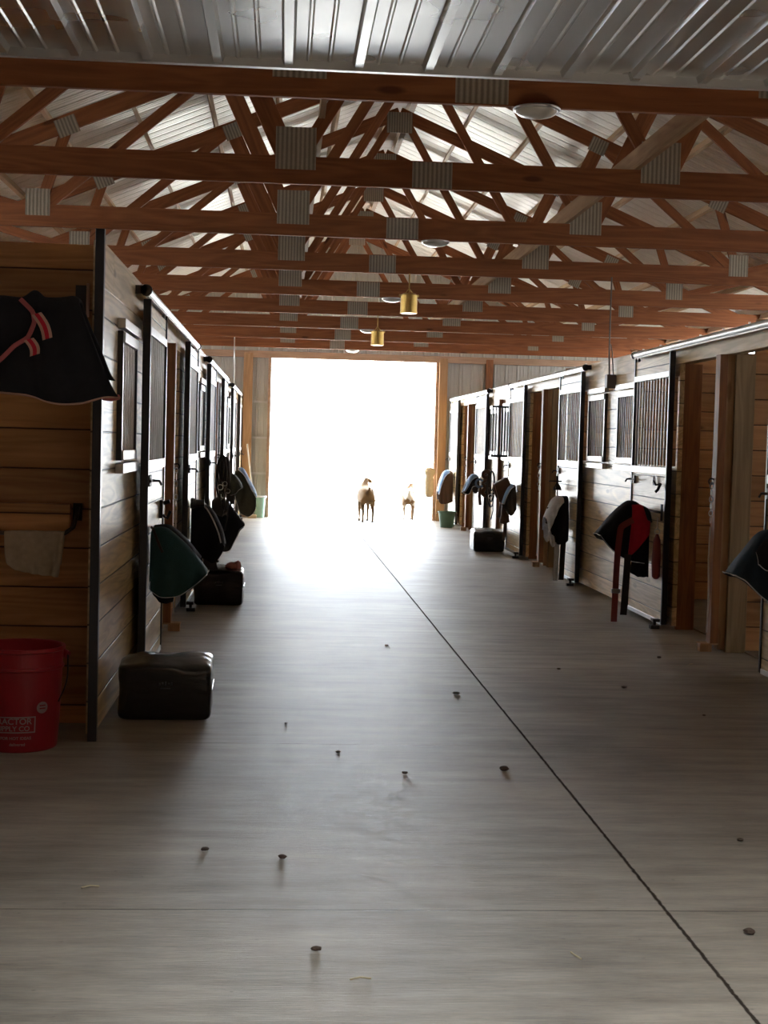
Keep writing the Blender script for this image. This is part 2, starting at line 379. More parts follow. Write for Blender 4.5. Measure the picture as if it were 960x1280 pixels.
# windows with bars
wn = 0
def window(side, y0, y1, z0=1.37, z1=2.07):
    global wn
    wn += 1
    X0 = XL if side < 0 else XR
    root = bpy.data.objects.new('window_%d' % wn, None); COL.objects.link(root)
    root.location = (X0, (y0+y1)/2, z0); struct(root)
    h = (y1-y0)/2; H = z1-z0
    f = MB()
    x = lambda t: side*t
    f.box(x(-.030), x(.05), -h, -h+.035, 0, H); f.box(x(-.030), x(.05), h-.035, h, 0, H)
    f.obj('window_frame', BLACK, root, bevel=.003)
    s = MB()
    s.box(x(-.045), x(-.001), -h-.03, h+.03, H+.012, H+.065); s.box(x(-.038), x(.012), -h+.036, h-.036, H-.06, H-.004)
    s.box(x(-.045), x(-.001), -h-.03, h+.03, -.07, -.015); s.box(x(-.038), x(.012), -h+.036, h-.036, .002, .055)
    s.obj('window_trim', GALV, root, bevel=.003)
    g = MB(); n = 9
    for i in range(n):
        yy = -h+.06 + (2*h-.12)*i/(n-1)
        g.add(*bar(x(-.014), yy, .05, H-.05))
    g.obj('window_bars', ALU, root, smooth=True)
for a, b, *_ in WL: window(-1, a, b)
for a, b, *_ in WR: window(1, a, b)

# posts between paired doors (structure of the row) and jambs
def posts(side, q):
    X0 = XL if side < 0 else XR
    s = side
    p = bpy.data.objects.new('trim_post', None); COL.objects.link(p); p.location = (X0, q, 0); struct(p)
    MB().box(s*.055, s*.205, -.07, .07, 0, 2.23).obj('treated_post', W_POSTG, p, bevel=.004)
    MB().box(s*-.002, s*.054, -.045, .045, .02, 2.229).obj('nailer', W_POSTL, p, bevel=.003)
    MB().box(s*-.062, s*-.003, -.055, .055, .06, 2.229).obj('stop_board', W_POST, p, bevel=.003)
    MB().box(s*-.13, s*-.04, -.03, .03, .0, .055).box(s*-.135, s*-.0, -.06, .06, .056, .066).obj('guide_block', W_POSTL, p)
    for d in (-1, 1):
        y = d*1.25
        j = MB().box(s*.0405, s*.19, min(y, y+d*.045), max(y, y+d*.045), 0, 2.229).obj('door_jamb', W_POST, p, bevel=.003)
for q in QL: posts(-1, q)
for q in QR: posts(1, q)

# partitions inside the stalls
def partitions(side, ys):
    for y in ys:
        m = MB()
        if side < 0: m.box(XOL+.07, XL-.22, y-.02, y+.02, 0, 2.42)
        else: m.box(XR+.22, XOR-.07, y-.02, y+.02, 0, 2.50)
        struct(m.obj('wall_partition', W_PART))
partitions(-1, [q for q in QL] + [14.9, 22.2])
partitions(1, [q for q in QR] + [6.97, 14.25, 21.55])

# near end wall of the left row and its dark steel corner post
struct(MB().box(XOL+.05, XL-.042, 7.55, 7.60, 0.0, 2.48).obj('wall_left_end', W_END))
struct(MB().box(-.926, -.882, 7.085, 7.128, 0, 2.50).box(-.926,-.918,7.128,7.26,0,2.5).obj('trim_corner_post', BLACK, bevel=.002))

# ------------------------------------------------------------------ sliding stall doors
def door(side, y0, y1, label, galv_bars=True, parts_near=-1):
    X0 = XL if side < 0 else XR
    yc = (y0+y1)/2; h = (y1-y0)/2
    r = thing('sliding_stall_door', label, 'door', (X0, yc, 0), group='sliding stall doors slid back against the stall fronts')
    x = lambda t: side*t
    MB().box(x(-.082), x(-.052), -h+.03, h-.03, .07, 1.30).obj('lower_boards', W_DOOR, r)
    MB().box(x(-.082), x(-.052), -h+.03, h-.03, 2.17, 2.30).obj('upper_board', W_DOOR, r)
    if not galv_bars:
        MB().box(x(-.058), x(-.048), -h+.05, h-.05, 1.36, 2.14).obj('back_board', W_HEAD, r)
    for yy in (-h, h-.03):
        m = MB().box(x(-.092), x(-.044), yy, yy+.03, .04, 2.33)
        m.obj('edge_channel', BLACK, r, bevel=.004)
    m = MB().box(x(-.093), x(-.048), -h+.031, h-.031, 1.30, 1.36)
    m.box(x(-.093), x(-.048), -h+.031, h-.031, 2.12, 2.17).box(x(-.088), x(-.048), -h+.031, h-.031, .035, .07)
    m.obj('cross_rail', GALV, r, bevel=.003)
    g = MB(); n = 12
    for i in range(n):
        yy = -h+.075 + (2*h-.15)*i/(n-1)
        g.add(*bar(x(-.074), yy, 1.35, 2.13))
    g.obj('grille_bars', ALU, r, smooth=True)
    # hangers up to the track
    hb = MB()
    for yy in (-h+.06, h-.06):
        hb.box(x(-.078), x(-.062), yy-.02, yy+.02, 2.29, 2.336)
    hb.obj('hanger', GALV, r)
    # slide latch near the far edge and staple plate
    yl = h-.10 if side > 0 else -h+.10
    la = MB().tube([(x(-.105), yl-.12, 1.235), (x(-.105), yl+.12, 1.235)], .009, 8)
    la.tube([(x(-.105), yl, 1.235), (x(-.15), yl, 1.235), (x(-.165), yl, 1.21)], .008, 8)
    la.box(x(-.10), x(-.083), yl-.06, yl-.02, 1.20, 1.27).box(x(-.10), x(-.083), yl+.02, yl+.06, 1.20, 1.27)
    la.obj('slide_latch', IRON, r, smooth=False)
    # roller guide at the floor by the near edge
    MB().box(x(-.17), x(-.095), -h+.03, -h+.09, 0, .03).tube([(x(-.13), -h+.06, .0), (x(-.13), -h+.06, .075)], .013, 8).box(x(-.155), x(-.095), -h+.02, -h+.10, .06, .085).obj('floor_guide', IRON, r)
    return r
D = [(-1, QL[0]-2.47, QL[0]-1.24, 'nearest barred sliding stall door on the left, with the green saddle in front', True),
     (-1, QL[0]+1.24, QL[0]+2.47, 'second barred stall door on the left, behind the big black covered saddle', False),
     (-1, QL[1]-2.47, QL[1]-1.24, 'third barred stall door on the left, with bridles hanging by it', False),
     (-1, QL[1]+1.24, QL[1]+2.47, 'fourth barred stall door on the left, behind the olive covered saddle', False),
     (-1, QL[2]-2.47, QL[2]-1.24, 'fifth barred stall door on the left, with the blue striped pad', False),
     (-1, QL[2]+1.24, QL[2]+2.40, 'last narrow-looking stall door on the left, next to the daylit doorway', False),
     (1, QR[0]-2.47, QR[0]-1.24, 'nearest stall door on the right, cut by the picture edge beside the navy pad', True),
     (1, QR[0]+1.24, QR[0]+2.47, 'barred stall door on the right that carries the black and red saddle pads', True),
     (1, QR[1]-2.47, QR[1]-1.24, 'barred stall door on the right that carries the white edged saddle cover', True),
     (1, QR[1]+1.24, QR[1]+2.47, 'stall door on the right above the black bale, with a dark saddle on it', False),
     (1, QR[2]-2.47, QR[2]-1.24, 'stall door on the right with the small light blue edged pad', False),
     (1, QR[2]+1.24, QR[2]+2.47, 'farthest stall door on the right, beside the bright barn doorway', False)]
for a in D: door(*a)

# round sliding-door tracks
def track(side, y0, y1, label):
    X0 = XL if side < 0 else XR
    r = thing('door_track', label, 'rail', (X0, (y0+y1)/2, 2.36), group='round steel tracks the stall doors hang from')
    h = (y1-y0)/2; x = lambda t: side*t
    m = MB().tube([(x(-.07), -h, .012), (x(-.07), h, .012)], .027, 14)
    m.box(x(-.080), x(-.060), -h, h, -.022, -.012)
    m.obj('rail', GALV, r, smooth=False)
    for e in (-h-.02, h-.0):
        MB().tube([(x(-.07), e, .012), (x(-.07), e+.02, .012)], .036, 12).box(x(-.07), x(-.005), e, e+.02, -.01, .04).obj('end_cap', BLACK, r)
    n = 9
    for i in range(n):
        yy = -h+.15+(2*h-.3)*i/(n-1)
        MB().box(x(-.055), x(-.005), yy-.02, yy+.02, .025, .045).tube([(x(-.03), yy, .04), (x(-.03), yy, .062)], .010, 6).obj('track_bracket', GALV, r)
names = ['nearest', 'middle', 'farthest']
for i, q in enumerate(QL): track(-1, q-2.55, min(q+2.55, YF-.05), names[i]+' round steel door track along the left stall fronts')
for i, q in enumerate(QR): track(1, q-2.55, min(q+2.55, YF-.05), names[i]+' round steel door track along the right stall fronts')

# chains on the middle posts
def chain(side, q, label, z0=1.30):
    X0 = XL if side < 0 else XR
    r = thing('stall_chain', label, 'chain', (X0-side*.08, q, z0), group='chains hanging on the posts between the doors')
    m = MB()
    for i in range(6):
        M = Matrix.Translation((0, -.01, -.05-i*.052)) @ Matrix.Rotation(pi/2, 4, 'X') @ Matrix.Rotation(pi/2*(i % 2), 4, 'Y') @ Matrix.Rotation(pi/2, 4, 'Z')
        m.torus(M, .014, .0035, 12, 6, 1.5)
    m.obj('links', ALU, r, smooth=True)
    MB().torus(Matrix.Translation((0, 0, -.02)) @ Matrix.Rotation(pi/2, 4, 'X'), .022, .005).tube([(side*.02,0,0),(-side*.0,0,0),(0,0,-.01)], .005, 6).obj('ring', IRON, r, smooth=True)
    MB().tube([(0,-.012,-.36), (-.006*side,-.016,-.6), (.008*side,-.01,-.9), (0,-.012,-z0+.14)], .006, 6).obj('cord', ROPE, r, smooth=True)
chain(-1, QL[0], 'chain and pale cord on the nearest left door post')
chain(-1, QL[1], 'chain and pale cord on the second left door post')
chain(1, QR[0], 'chain and pale cord on the nearest right door post')
chain(1, QR[1], 'chain and pale cord on the middle right door post')
chain(1, QR[2], 'chain and pale cord on the farthest right door post')

# ------------------------------------------------------------------ outer shell
def outer(side):
    X = XOL if side < 0 else XOR
    Q = QL if side < 0 else QR
    m = MB(); z1 = 3.30; t = side*.06
    holes = []
    for q in Q:
        for c in ((8.8,) if (side > 0 and q == Q[0]) else ()): holes.append((c-.35, c+.35, 1.5, 2.1))
    holes.sort(); y = YB
    for a, b, z0, zz in holes:
        m.box(X, X+t, y, a, 0, 2.92)
        if z0 > 0: m.box(X, X+t, a, b, 0, z0)
        m.box(X, X+t, a, b, zz, 2.92); y = b
    m.box(X, X+t, y, YF, 0, 2.92)
    # open eave strip (2.75 to 3.12) lets daylight up onto the roof sheets
    m.box(X, X+t, YB, YF, 3.14, 3.24)
    m.box(X, X+t, YB, 8.2, 2.92, 3.14)
    struct(m.obj('wall_outer_left' if side < 0 else 'wall_outer_right', W_OUT))
outer(-1); outer(1)

def corrug(y0, y1, pitch, h, w, minor=True):
    """list of (y, height) describing a ribbed sheet section"""
    out = []; y = y0
    while y < y1:
        out += [(y, 0), (y+.012, h), (y+w-.012, h), (y+w, 0)]
        if minor:
            for f in (.38, .68):
                c = y+pitch*f
                out += [(c-.012, 0), (c-.004, h*.22), (c+.004, h*.22), (c+.012, 0)]
        y += pitch
    return out
def sheet_mesh(sec, A, Bv, axis, nrm):
    vs = []; fs = []
    for s, h in sec:
        p = Vector(axis)*s + Vector(nrm)*h
        vs += [Vector(A)+p, Vector(Bv)+p]
    for i in range(len(sec)-1): fs.append((2*i, 2*i+1, 2*i+3, 2*i+2))
    return MB().add(vs, fs)
# flat liner ceiling over the near bay, ribs running up the aisle
FILL_HOLE = (-.4, 3.6, 2.1, 3.2)     # added unseen ceiling opening, daylight fill for near floor: x0, x1, y0, y1
secA = [(q-.031, h) for q, h in corrug(-5.48, 5.46, .3215, .030, .062) if -5.4 < q < 5.4]
def liner(y0, y1, x0=-9, x1=9):
    return MB().add(*(lambda m: (m.v, m.f))(sheet_mesh([(q+1.286, h) for q, h in secA if x0 < q+1.286 < x1], (0, y0, 3.245), (0, y1, 3.245), (1,0,0), (0,0,-1))))
cm = MB()
for y0, y1, x0, x1 in ((YB, FILL_HOLE[2], -9, 9), (FILL_HOLE[3], 6.72, -9, 9), (FILL_HOLE[2], FILL_HOLE[3], -9, FILL_HOLE[0]), (FILL_HOLE[2], FILL_HOLE[3], FILL_HOLE[1], 9)):
    t_ = liner(y0, y1, x0, x1); cm.add(t_.v, t_.f)
struct(cm.obj('ceiling', M_LINER))
struct(MB().box(XOL, XOR, 6.70, 6.735, 3.205, 3.262).obj('trim_3', GALV))
dk = MB().box(XOL, XOR, YB, FILL_HOLE[2], 3.27, 3.29).box(XOL, XOR, FILL_HOLE[3], 6.72, 3.27, 3.29).box(XOL, FILL_HOLE[0], FILL_HOLE[2], FILL_HOLE[3], 3.27, 3.29).box(FILL_HOLE[1], XOR, FILL_HOLE[2], FILL_HOLE[3], 3.27, 3.29)
struct(dk.obj('ceiling_deck', W_GIRT))
sk = MB().box(FILL_HOLE[0], FILL_HOLE[1], FILL_HOLE[2]-.03, FILL_HOLE[2], 3.20, 4.1).box(FILL_HOLE[0], FILL_HOLE[1], FILL_HOLE[3], FILL_HOLE[3]+.03, 3.20, 4.1).box(FILL_HOLE[0]-.03, FILL_HOLE[0], FILL_HOLE[2]-.03, FILL_HOLE[3]+.03, 3.20, 4.1).box(FILL_HOLE[1], FILL_HOLE[1]+.03, FILL_HOLE[2]-.03, FILL_HOLE[3]+.03, 3.20, 4.1)
struct(sk.obj('window_skylight_shaft', W_OUT))  # added dark shaft above the opening, keeps shallow daylight off the end wall
# roof
SL = .417; ZR = ZC+2.23+.16
for side in (-1, 1):
    sec = corrug(6.3, YF+.3, .2286, .030, .045)
    n = Vector((side*SL, 0, 1)).normalized()
    m = sheet_mesh(sec, (RX, 0, ZR), (RX+side*6.0, 0, ZR-6.0*SL), (0,1,0), tuple(n))
    struct(m.obj('ceiling_roof', M_ROOF, solid=.004))
struct(MB().box(XOL-.5, XOR+.5, 6.26, 6.30, 3.295, 5.7).obj('wall_attic', W_OUT))   # end of the loft over the liner ceiling
struct(MB().box(RX-.25, RX+.25, 6.3, YF+.3, ZR-.09, ZR+.06).obj('ceiling_ridge', W_GIRT))
# purlins
pc = 0
for side in (-1, 1):
    for k in range(9):
        off = .12 + k*.64
        z = ZR - off*SL - .052
        o = MB().box(-.019, .019, 6.9-17.6, YF-17.6-.05, -.045, .045).obj('purlin', W_PURLIN, None, bevel=.002, loc=(RX+side*off, 17.6, z), rot=(0, side*math.atan(SL), 0))
        tag(o, ('long pale roof purlin on the %s slope, number %s from the ridge' % ('left' if side < 0 else 'right', ['one','two','three','four','five','six','seven','eight','nine'][k])), 'purlin', 'pale purlins under the roof sheets')

# ------------------------------------------------------------------ trusses
def member(p, a, b, w, t, name, mat=W_TRUSS, yoff=0, ext=0):
    a = Vector((a[0], yoff, a[1])); b = Vector((b[0], yoff, b[1])); d = b-a; Ln = d.length
    ang = math.atan2(d.z, d.x)
    return MB().box(-Ln/2-ext, Ln/2+ext, -t/2, t/2, -w/2, w/2).obj(name, mat, p, bevel=.002, loc=tuple((a+b)/2), rot=(0, -ang, 0))
def make_truss():
    r = thing('roof_truss', '', 'truss', (RX, 7.33, ZC), group='wooden roof trusses')
    T = .038
    tc = lambda off: 2.16 - off*SL    # centre line of top chord
    MB().box(-5.45, -.26, -T/2, T/2, 0, .184).obj('bottom_chord', W_TRUSS, r, bevel=.002)
    MB().box(-.259, 5.45, -T/2, T/2, 0, .184).obj('bottom_chord', W_TRUSS, r, bevel=.002)
    for s in (-1, 1):
        member(r, (s*.0, tc(0)), (s*5.3, tc(5.3)), .14, T-.0012*(1.5+.5*s), 'top_chord', yoff=0)
        nb, na, a3, bb, cc = 1.24, 3.35, 3.12, 1.85, 4.5
        yo = .001*s
        member(r, (s*nb, .12), (s*.06, tc(0)-.06), .089, T-.004-.0015*1-.0006*s, 'web', yoff=0)
        member(r, (s*(nb+.03), .12), (s*bb, tc(bb)-.04), .14, T-.004-.0015*2-.0006*s, 'web', yoff=0)
        member(r, (s*na, .12), (s*(bb+.05), tc(bb)-.04), .089, T-.004-.0015*3-.0006*s, 'web', yoff=0)
        member(r, (s*na, .12), (s*a3, tc(a3)-.04), .089, T-.004-.0015*4-.0006*s, 'web', yoff=0)
        member(r, (s*(na+.03), .12), (s*4.25, tc(4.25)-.03), .089, T-.004-.0015*5-.0006*s, 'web', yoff=0)
        # nail plates
        f = -T/2-.0025
        MB().box(-.135, .135, -.002, .002, -.14, .14).obj('connector_plate', PLATE, r, loc=(s*nb-.0, f, .235))
        MB().box(-.10, .10, -.002, .002, -.11, .11).obj('connector_plate', PLATE, r, loc=(s*na, f, .20))
        for q in (bb, a3):
            MB().box(-.09, .09, -.002, .002, -.075, .075).obj('connector_plate', PLATE, r, loc=(s*q, f, tc(q)-.03), rot=(0, s*math.atan(SL), 0))
    MB().box(-.135, .135, -.002, .002, -.086, .086).obj('connector_plate', PLATE, r, loc=(-.32, -T/2-.0025, .092))
    MB().box(-.15, .15, -.002, .002, -.12, .12).obj('connector_plate', PLATE, r, loc=(0, -T/2-.0025, 2.05))
    return r
t0 = make_truss()
ordn = ['first','second','third','fourth','fifth','sixth','seventh','eighth','ninth']
for k in range(9):
    lab = ('%s wooden roof truss back from the ribbed metal ceiling' % ordn[k]) if k < 8 else 'last wooden roof truss, right above the bright doorway'
    if k == 0: t0['label'] = lab
    else: dup(t0, (RX, 7.33+2.44*k, ZC), lab)
# lateral runners lying on the bottom chords
tag(MB().box(-.019,.019, 7.2-17.6, 28.0-17.6, -.07, .07).obj('lateral_brace', W_TRUSSY, loc=(2.36, 17.6, ZC+.184+.072), bevel=.002), 'plank brace on edge over the truss chords, right of the ridge', 'brace', 'runners tying the trusses')
tag(MB().box(-.019,.019, 7.2-17.6, 28.0-17.6, -.045, .045).obj('lateral_brace', W_TRUSSY, loc=(.21, 17.6, ZC+.184+.30), bevel=.002), 'narrow plank brace over the truss chords, left of the ridge', 'brace', 'runners tying the trusses')

# ------------------------------------------------------------------ far gable wall
DX0, DX1, DZ = -.26, 2.97, 3.11
m = MB()
def vsheet(x0, x1, z0, z1f, y):
    sec = corrug(x0, x1, .2286, .018, .05)
    sec = [(min(max(s, x0), x1), h) for s, h in sec]
    vs = []; fs = []
    for s, h in sec:
        vs += [(s, y-h, z0), (s, y-h, z1f(s))]
    for i in range(len(sec)-1): fs.append((2*i, 2*i+2, 2*i+3, 2*i+1))
    m.add(vs, fs)
top = lambda x: ZR+.03-abs(x-RX)*SL
vsheet(XOL, DX0, 0, top, YF+.06); vsheet(DX0, DX1, DZ, top, YF+.06); vsheet(DX1, XOR, 0, top, YF+.06)
struct(m.obj('wall_far', M_FARWALL, solid=.003))
wf = [(-1, -.72, -.58, 0, 3.2, W_POSTG), (2, 3.02, 3.17, 0, 3.2, W_POSTL)]
struct(MB().box(-.80, -.62, YF-.10, YF+.035, 0, 3.2).obj('trim_4', W_POSTL, bevel=.004))
struct(MB().box(DX1+.06, DX1+.22, YF-.10, YF+.035, 0, 3.2).obj('trim_5', W_POSTL, bevel=.004))
struct(MB().box(3.95, 4.09, YF-.08, YF+.035, 0, 3.2).obj('trim_6', W_POST, bevel=.004))
struct(MB().box(XOL, XOR, YF-.06, YF+.035, 3.11, 3.24).obj('trim_7', W_GIRT, bevel=.004))
struct(MB().box(DX0-.06, DX0, YF-.03, YF+.20, 0, 3.11).obj('trim_8', W_GIRT, bevel=.004))
struct(MB().box(DX1, DX1+.055, YF-.02, YF+.20, 0, 3.11).obj('trim_9', W_GIRT, bevel=.004))
g = MB()
for z in (.85, 1.55, 2.25): g.box(-.615, DX0-.062, YF-.005, YF+.034, z-.02, z+.02)
struct(g.obj('trim_10', GALV))

# back of the near bay: solid wall, the added ceiling opening lights this bay
struct(MB().box(XOL, XOR, YB-.06, YB, 0, 3.3).obj('wall_back', W_OUT))

# ------------------------------------------------------------------ lamps
def dome(y, label):
    r = thing('dome_light', label, 'light', (1.245, y, ZC-.001), group='round dome lights under the trusses')
    MB().lathe([(.0,0),(.118,0),(.122,-.006),(.118,-.014),(.10,-.016)], 32).obj('base_ring', GALV, r, smooth=True)
    m = [( .108*cos(a), -.014-.036*sin(a)) for a in [i*pi/2/8 for i in range(9)]]
    MB().lathe(m, 32).obj('glass_dome', plain('frosted_glass', (.62,.60,.55), .18, spec=.7), r, smooth=True)
for k, l in ((0, 'dome light under the nearest truss, largest of the dome lights'), (2, 'dome light under the third truss'), (4, 'dome light under the fifth truss, left of the nearer brass pendant'), (6, 'small far dome light under the seventh truss'), (8, 'tiny dome light above the doorway')):
    dome(7.33+2.44*k, l)
LENS, nt, b = newmat('lit_lens'); b.inputs['Emission Color'].default_value = (1,.97,.9,1); b.inputs['Emission Strength'].default_value = 1.6
def pendant(y, label, zt):
    r = thing('pendant_lamp', label, 'lamp', (1.235, y, 2.82), group='brass pendant lamps over the aisle')
    MB().lathe([(.0,.20),(.06,.20),(.082,.185),(.085,.18),(.085,.02),(.088,.018),(.088,.0),(.080,0),(.080,.03)], 28).obj('lamp_body', BRASS, r, smooth=False)
    MB().lathe([(.0,.012),(.079,.012),(.075,-.002),(.0,-.004)], 28).obj('lens', LENS, r)
    m = MB().tube([(0,0,.20),(0,0,.40)], .006, 8)
    m.obj('stem', BRASS, r, smooth=True)
    MB().tube([(-.05,0,.185),(0,0,.25),(.05,0,.185)], .006, 8).tube([(-.10,0,.178),(-.06,0,.178)], .012, 8).tube([(.06,0,.178),(.10,0,.178)], .012, 8).obj('yoke', BRASS, r, smooth=True)
pendant(7.33+2.44*3-.06, 'brass cylinder pendant lamp, the nearer and larger of the two', 3.2)
pendant(7.33+2.44*5-.06, 'brass cylinder pendant lamp, the farther and lower of the two', 3.2)

# conduit, junction box, cables
r = thing('junction_box', 'dark electrical box with conduit on top of the right stall row', 'electrical box', (3.25, 14.22, 2.11))
MB().box(-.055, .06, -.05, .05, 0, .135).obj('box_body', CONDUIT, r, bevel=.004)
MB().tube([(-.02, 0, .13), (-.03, 0, .33), (-.03, 0, .42), (-.03, 0, 1.10)], .008, 8).tube([(.02, 0, .13), (.0, 0, .36), (-.02, 0, .44)], .006, 8).obj('conduit_tube', CONDUIT, r, smooth=True)
tag(MB().tube([(0,0,0),(0,.01,.5),(0,0,.95)], .010, 8).obj('conduit_tube', GALV, loc=(-.86, 24.6, 2.45), smooth=True), 'thin vertical conduit rising from the far part of the left stall row', 'conduit')

# ------------------------------------------------------------------ draped pads and saddles
def resample(P, n):
    P = [Vector((p[0], 0, p[1])) for p in P]
    d = [0]
    for i in range(1, len(P)): d.append(d[-1] + (P[i]-P[i-1]).length)
    out = []
    for k in range(n):
        t = d[-1]*k/(n-1); i = 0
        while i < len(P)-2 and d[i+1] < t: i += 1
        f = (t-d[i])/max(d[i+1]-d[i], 1e-9)
        # catmull-rom
        p0 = P[max(i-1,0)]; p1 = P[i]; p2 = P[i+1]; p3 = P[min(i+2, len(P)-1)]
        lin = p1.lerp(p2, f)
        cm = .5*((2*p1)+(p2-p0)*f+(2*p0-5*p1+4*p2-p3)*f*f+(3*p1-p0-3*p2+p3)*f**3)
        out.append(lin.lerp(cm, .7))
    return out
def drape(name, T, Bt, yc, w, mat, parent, trim=None, tr=.006, nu=26, nv=28, wr=.012, far=.8, seed=0, solid=.012, edge=True, both=True, flare=.25, ox=(0,0,0)):
    """cloth over a bar that sticks out along x: T top outline, Bt hem outline as (x,z); hangs down both sides in y"""
    t = resample(T, nu); b = resample(Bt, nu); vs = []
    cols = []
    for i in range(nu):
        col = []
        for j in range(nv):
            v = -1 + 2*j/(nv-1) if both else -1 + j/(nv-1)
            s = abs(v); q = s if v < 0 else s*far
            yy = w*(1-(1-min(s/.45,1))**2)**.5 if s < .45 else w
            yy += w*flare*max(0, s-.45)
            p = t[i].lerp(b[i], max(0, (q-.10)/.90)**1.15 if q > .10 else 0)
            droop = w*.35*(yy/w)**2 if s < .45 else w*.35
            z = max(p.z - droop*(1 if s < .9 else (1-s)/.1), min(b[i].z, p.z))
            k = noise.noise(Vector((i*.17+seed, j*.12, seed*3.1)))*wr*(.3+1.2*s)
            k += sin(i*.9+seed+s*2)*wr*.45*s
            xx = p.x + k*.3
            if yc > 7.6: xx = min(max(xx, -.795), 3.185)
            col.append((xx - ox[0], yc + (-yy if v < 0 else yy) + k*1.6 - ox[1], z - ox[2] + k*.25))
        cols.append(col)
    vs = [p for c in cols for p in c]
    fs = [(i*nv+j, (i+1)*nv+j, (i+1)*nv+j+1, i*nv+j+1) for i in range(nu-1) for j in range(nv-1)]
    o = MB().add(vs, fs).obj(name, mat, parent, smooth=True, solid=solid, sub=1)
    if trim:
        m = MB()
        m.tube([c[0] for c in cols], tr, 6)
        if edge == 'first' or edge is True:
            e = cols[0] if t[0].x < t[-1].x and edge is True else cols[-1]
            m.tube(e, tr, 6)
        if edge == 'last': m.tube(cols[-1], tr, 6)
        m.obj('piping', trim, o, smooth=True)
    return o
def strap(pts, w, mat, parent, name='strap', t=.005):
    """flat ribbon facing the aisle, following pts"""
    P = [Vector(p) for p in pts]; Q = []
    for i in range(len(P)-1):
        for k in range(4): Q.append(P[i].lerp(P[i+1], k/4))
    Q.append(P[-1]); vs = []; n = len(Q)
    for i in range(1, n-1): Q[i] = (Q[i-1]+Q[i]*2+Q[i+1])/4
    for i, p in enumerate(Q):
        d = (Q[min(i+1, n-1)]-Q[max(i-1, 0)]).normalized(); s_ = d.cross(Vector((0,1,0)))
        s_ = s_.normalized() if s_.length > .05 else Vector((1,0,0))
        nn = Vector((0,-1,0))
        for a_, b_ in ((-1,0),(-.8,1),(.8,1),(1,0),(.8,-1),(-.8,-1)): vs.append(p + s_*w/2*a_ + nn*t/2*b_)
    fs = [(i*6+k, i*6+(k+1) % 6, (i+1)*6+(k+1) % 6, (i+1)*6+k) for i in range(n-1) for k in range(6)] + [(5,4,3,2,1,0), tuple((n-1)*6+k for k in range(6))]
    return MB().add(vs, fs).obj(name, mat, parent)
def rack(side, y, z, length, label, t0=-.094):
    X0 = (XL if side < 0 else XR) - side*(-t0)
    z -= .05
    r = thing('saddle_rack', label, 'rack', (X0, y, z), group='folding saddle racks on the stall doors')
    x = lambda t: -side*t
    MB().box(x(0), x(.012), -.05, .05, -.10, .06).obj('mount_plate', IRON, r, bevel=.002)
    m = MB().tube([(x(.01),-.05,.0),(x(length*.5),-.06,.02),(x(length),-.045,.0),(x(length+.02),0,-.005),(x(length),.045,.0),(x(length*.5),.06,.02),(x(.01),.05,.0)], .011, 8)
    m.tube([(x(.01),0,-.09),(x(length*.55),0,.0)], .009, 8)
    m.obj('arm', IRON, r, smooth=True)
    return r

# L1 green covered saddle
y = 9.02
rack(-1, y+.05, .83, .20, 'iron saddle rack holding the green covered saddle on the nearest left door')
r = thing('covered_saddle', 'dark green covered saddle with pale piping on the nearest left stall door', 'saddle', (-.72, y, .52), group='saddles and pads on the door racks')
ox = (-.72, y, .52)
drape('saddle_cover', [(-.86,.86),(-.84,.905),(-.79,.946),(-.71,.943),(-.606,.862),(-.52,.77),(-.452,.68)], [(-.86,.62),(-.82,.575),(-.732,.525),(-.63,.525),(-.57,.56),(-.50,.617),(-.455,.66)], y, .12, CLOTHG, r, CLOTHW, .003, seed=1, ox=ox, edge='last')
drape('lower_flap', [(-.84,.80),(-.75,.84),(-.63,.77)], [(-.80,.60),(-.74,.485),(-.66,.49)], y, .10, CLOTHK, r, None, seed=2, ox=ox, wr=.006)
strap([(-.80-ox[0],-.10,.95-ox[2]),(-.78-ox[0],-.15,.94-ox[2]),(-.755-ox[0],-.17,.88-ox[2]),(-.72-ox[0],-.175,.80-ox[2])], .016, DLEATHER, r, 'hanging_strap')
drape('inner_pad', [(-.80,.952),(-.70,.955),(-.60,.875),(-.50,.76)], [(-.70,.80),(-.62,.75),(-.55,.70),(-.47,.66)], y+.10, .12, CLOTHK, r, CLOTHW, .004, seed=3, ox=ox, wr=.006)
# L1b latch bracket above it
tag(MB().box(-.045,.0,-.02,.02,0,.12).tube([(0,0,.02),(.03,-.01,0),(.05,-.01,.05)], .012, 8).tube([(0,0,.10),(.045,0,.115)], .014, 8).obj('bridle_hook', IRON, loc=(-.795, 9.75, .96), bevel=.003), 'black iron bridle hook above the green covered saddle', 'hook')

# L2 black covered saddle
y = 13.0
rack(-1, y+.05, .84, .20, 'iron saddle rack under the big black covered saddle, second left door')
r = thing('covered_saddle', 'big black covered saddle with thin pale piping, above the farther left bale', 'saddle', (-.72, y, .4), group='saddles and pads on the door racks')
ox = (-.72, y, .4)
drape('saddle_cover', [(-.88,.84),(-.85,.90),(-.804,.941),(-.718,.943),(-.64,.89),(-.587,.82),(-.53,.70),(-.50,.58)], [(-.88,.62),(-.84,.50),(-.76,.45),(-.665,.432),(-.62,.40),(-.57,.42),(-.53,.48),(-.50,.56)], y, .15, CLOTHK, r, None, seed=5, ox=ox)
drape('fender', [(-.70,.60),(-.60,.56)], [(-.66,.36),(-.60,.33),(-.54,.345)], y, .13, DLEATHER, r, None, seed=6, ox=ox, wr=.004, nu=10)
strap([(-.75-ox[0],-.11,.945-ox[2]),(-.66-ox[0],-.15,.88-ox[2]),(-.60-ox[0],-.17,.78-ox[2]),(-.55-ox[0],-.18,.66-ox[2]),(-.53-ox[0],-.18,.58-ox[2])], .012, CLOTHW, r, 'piping')
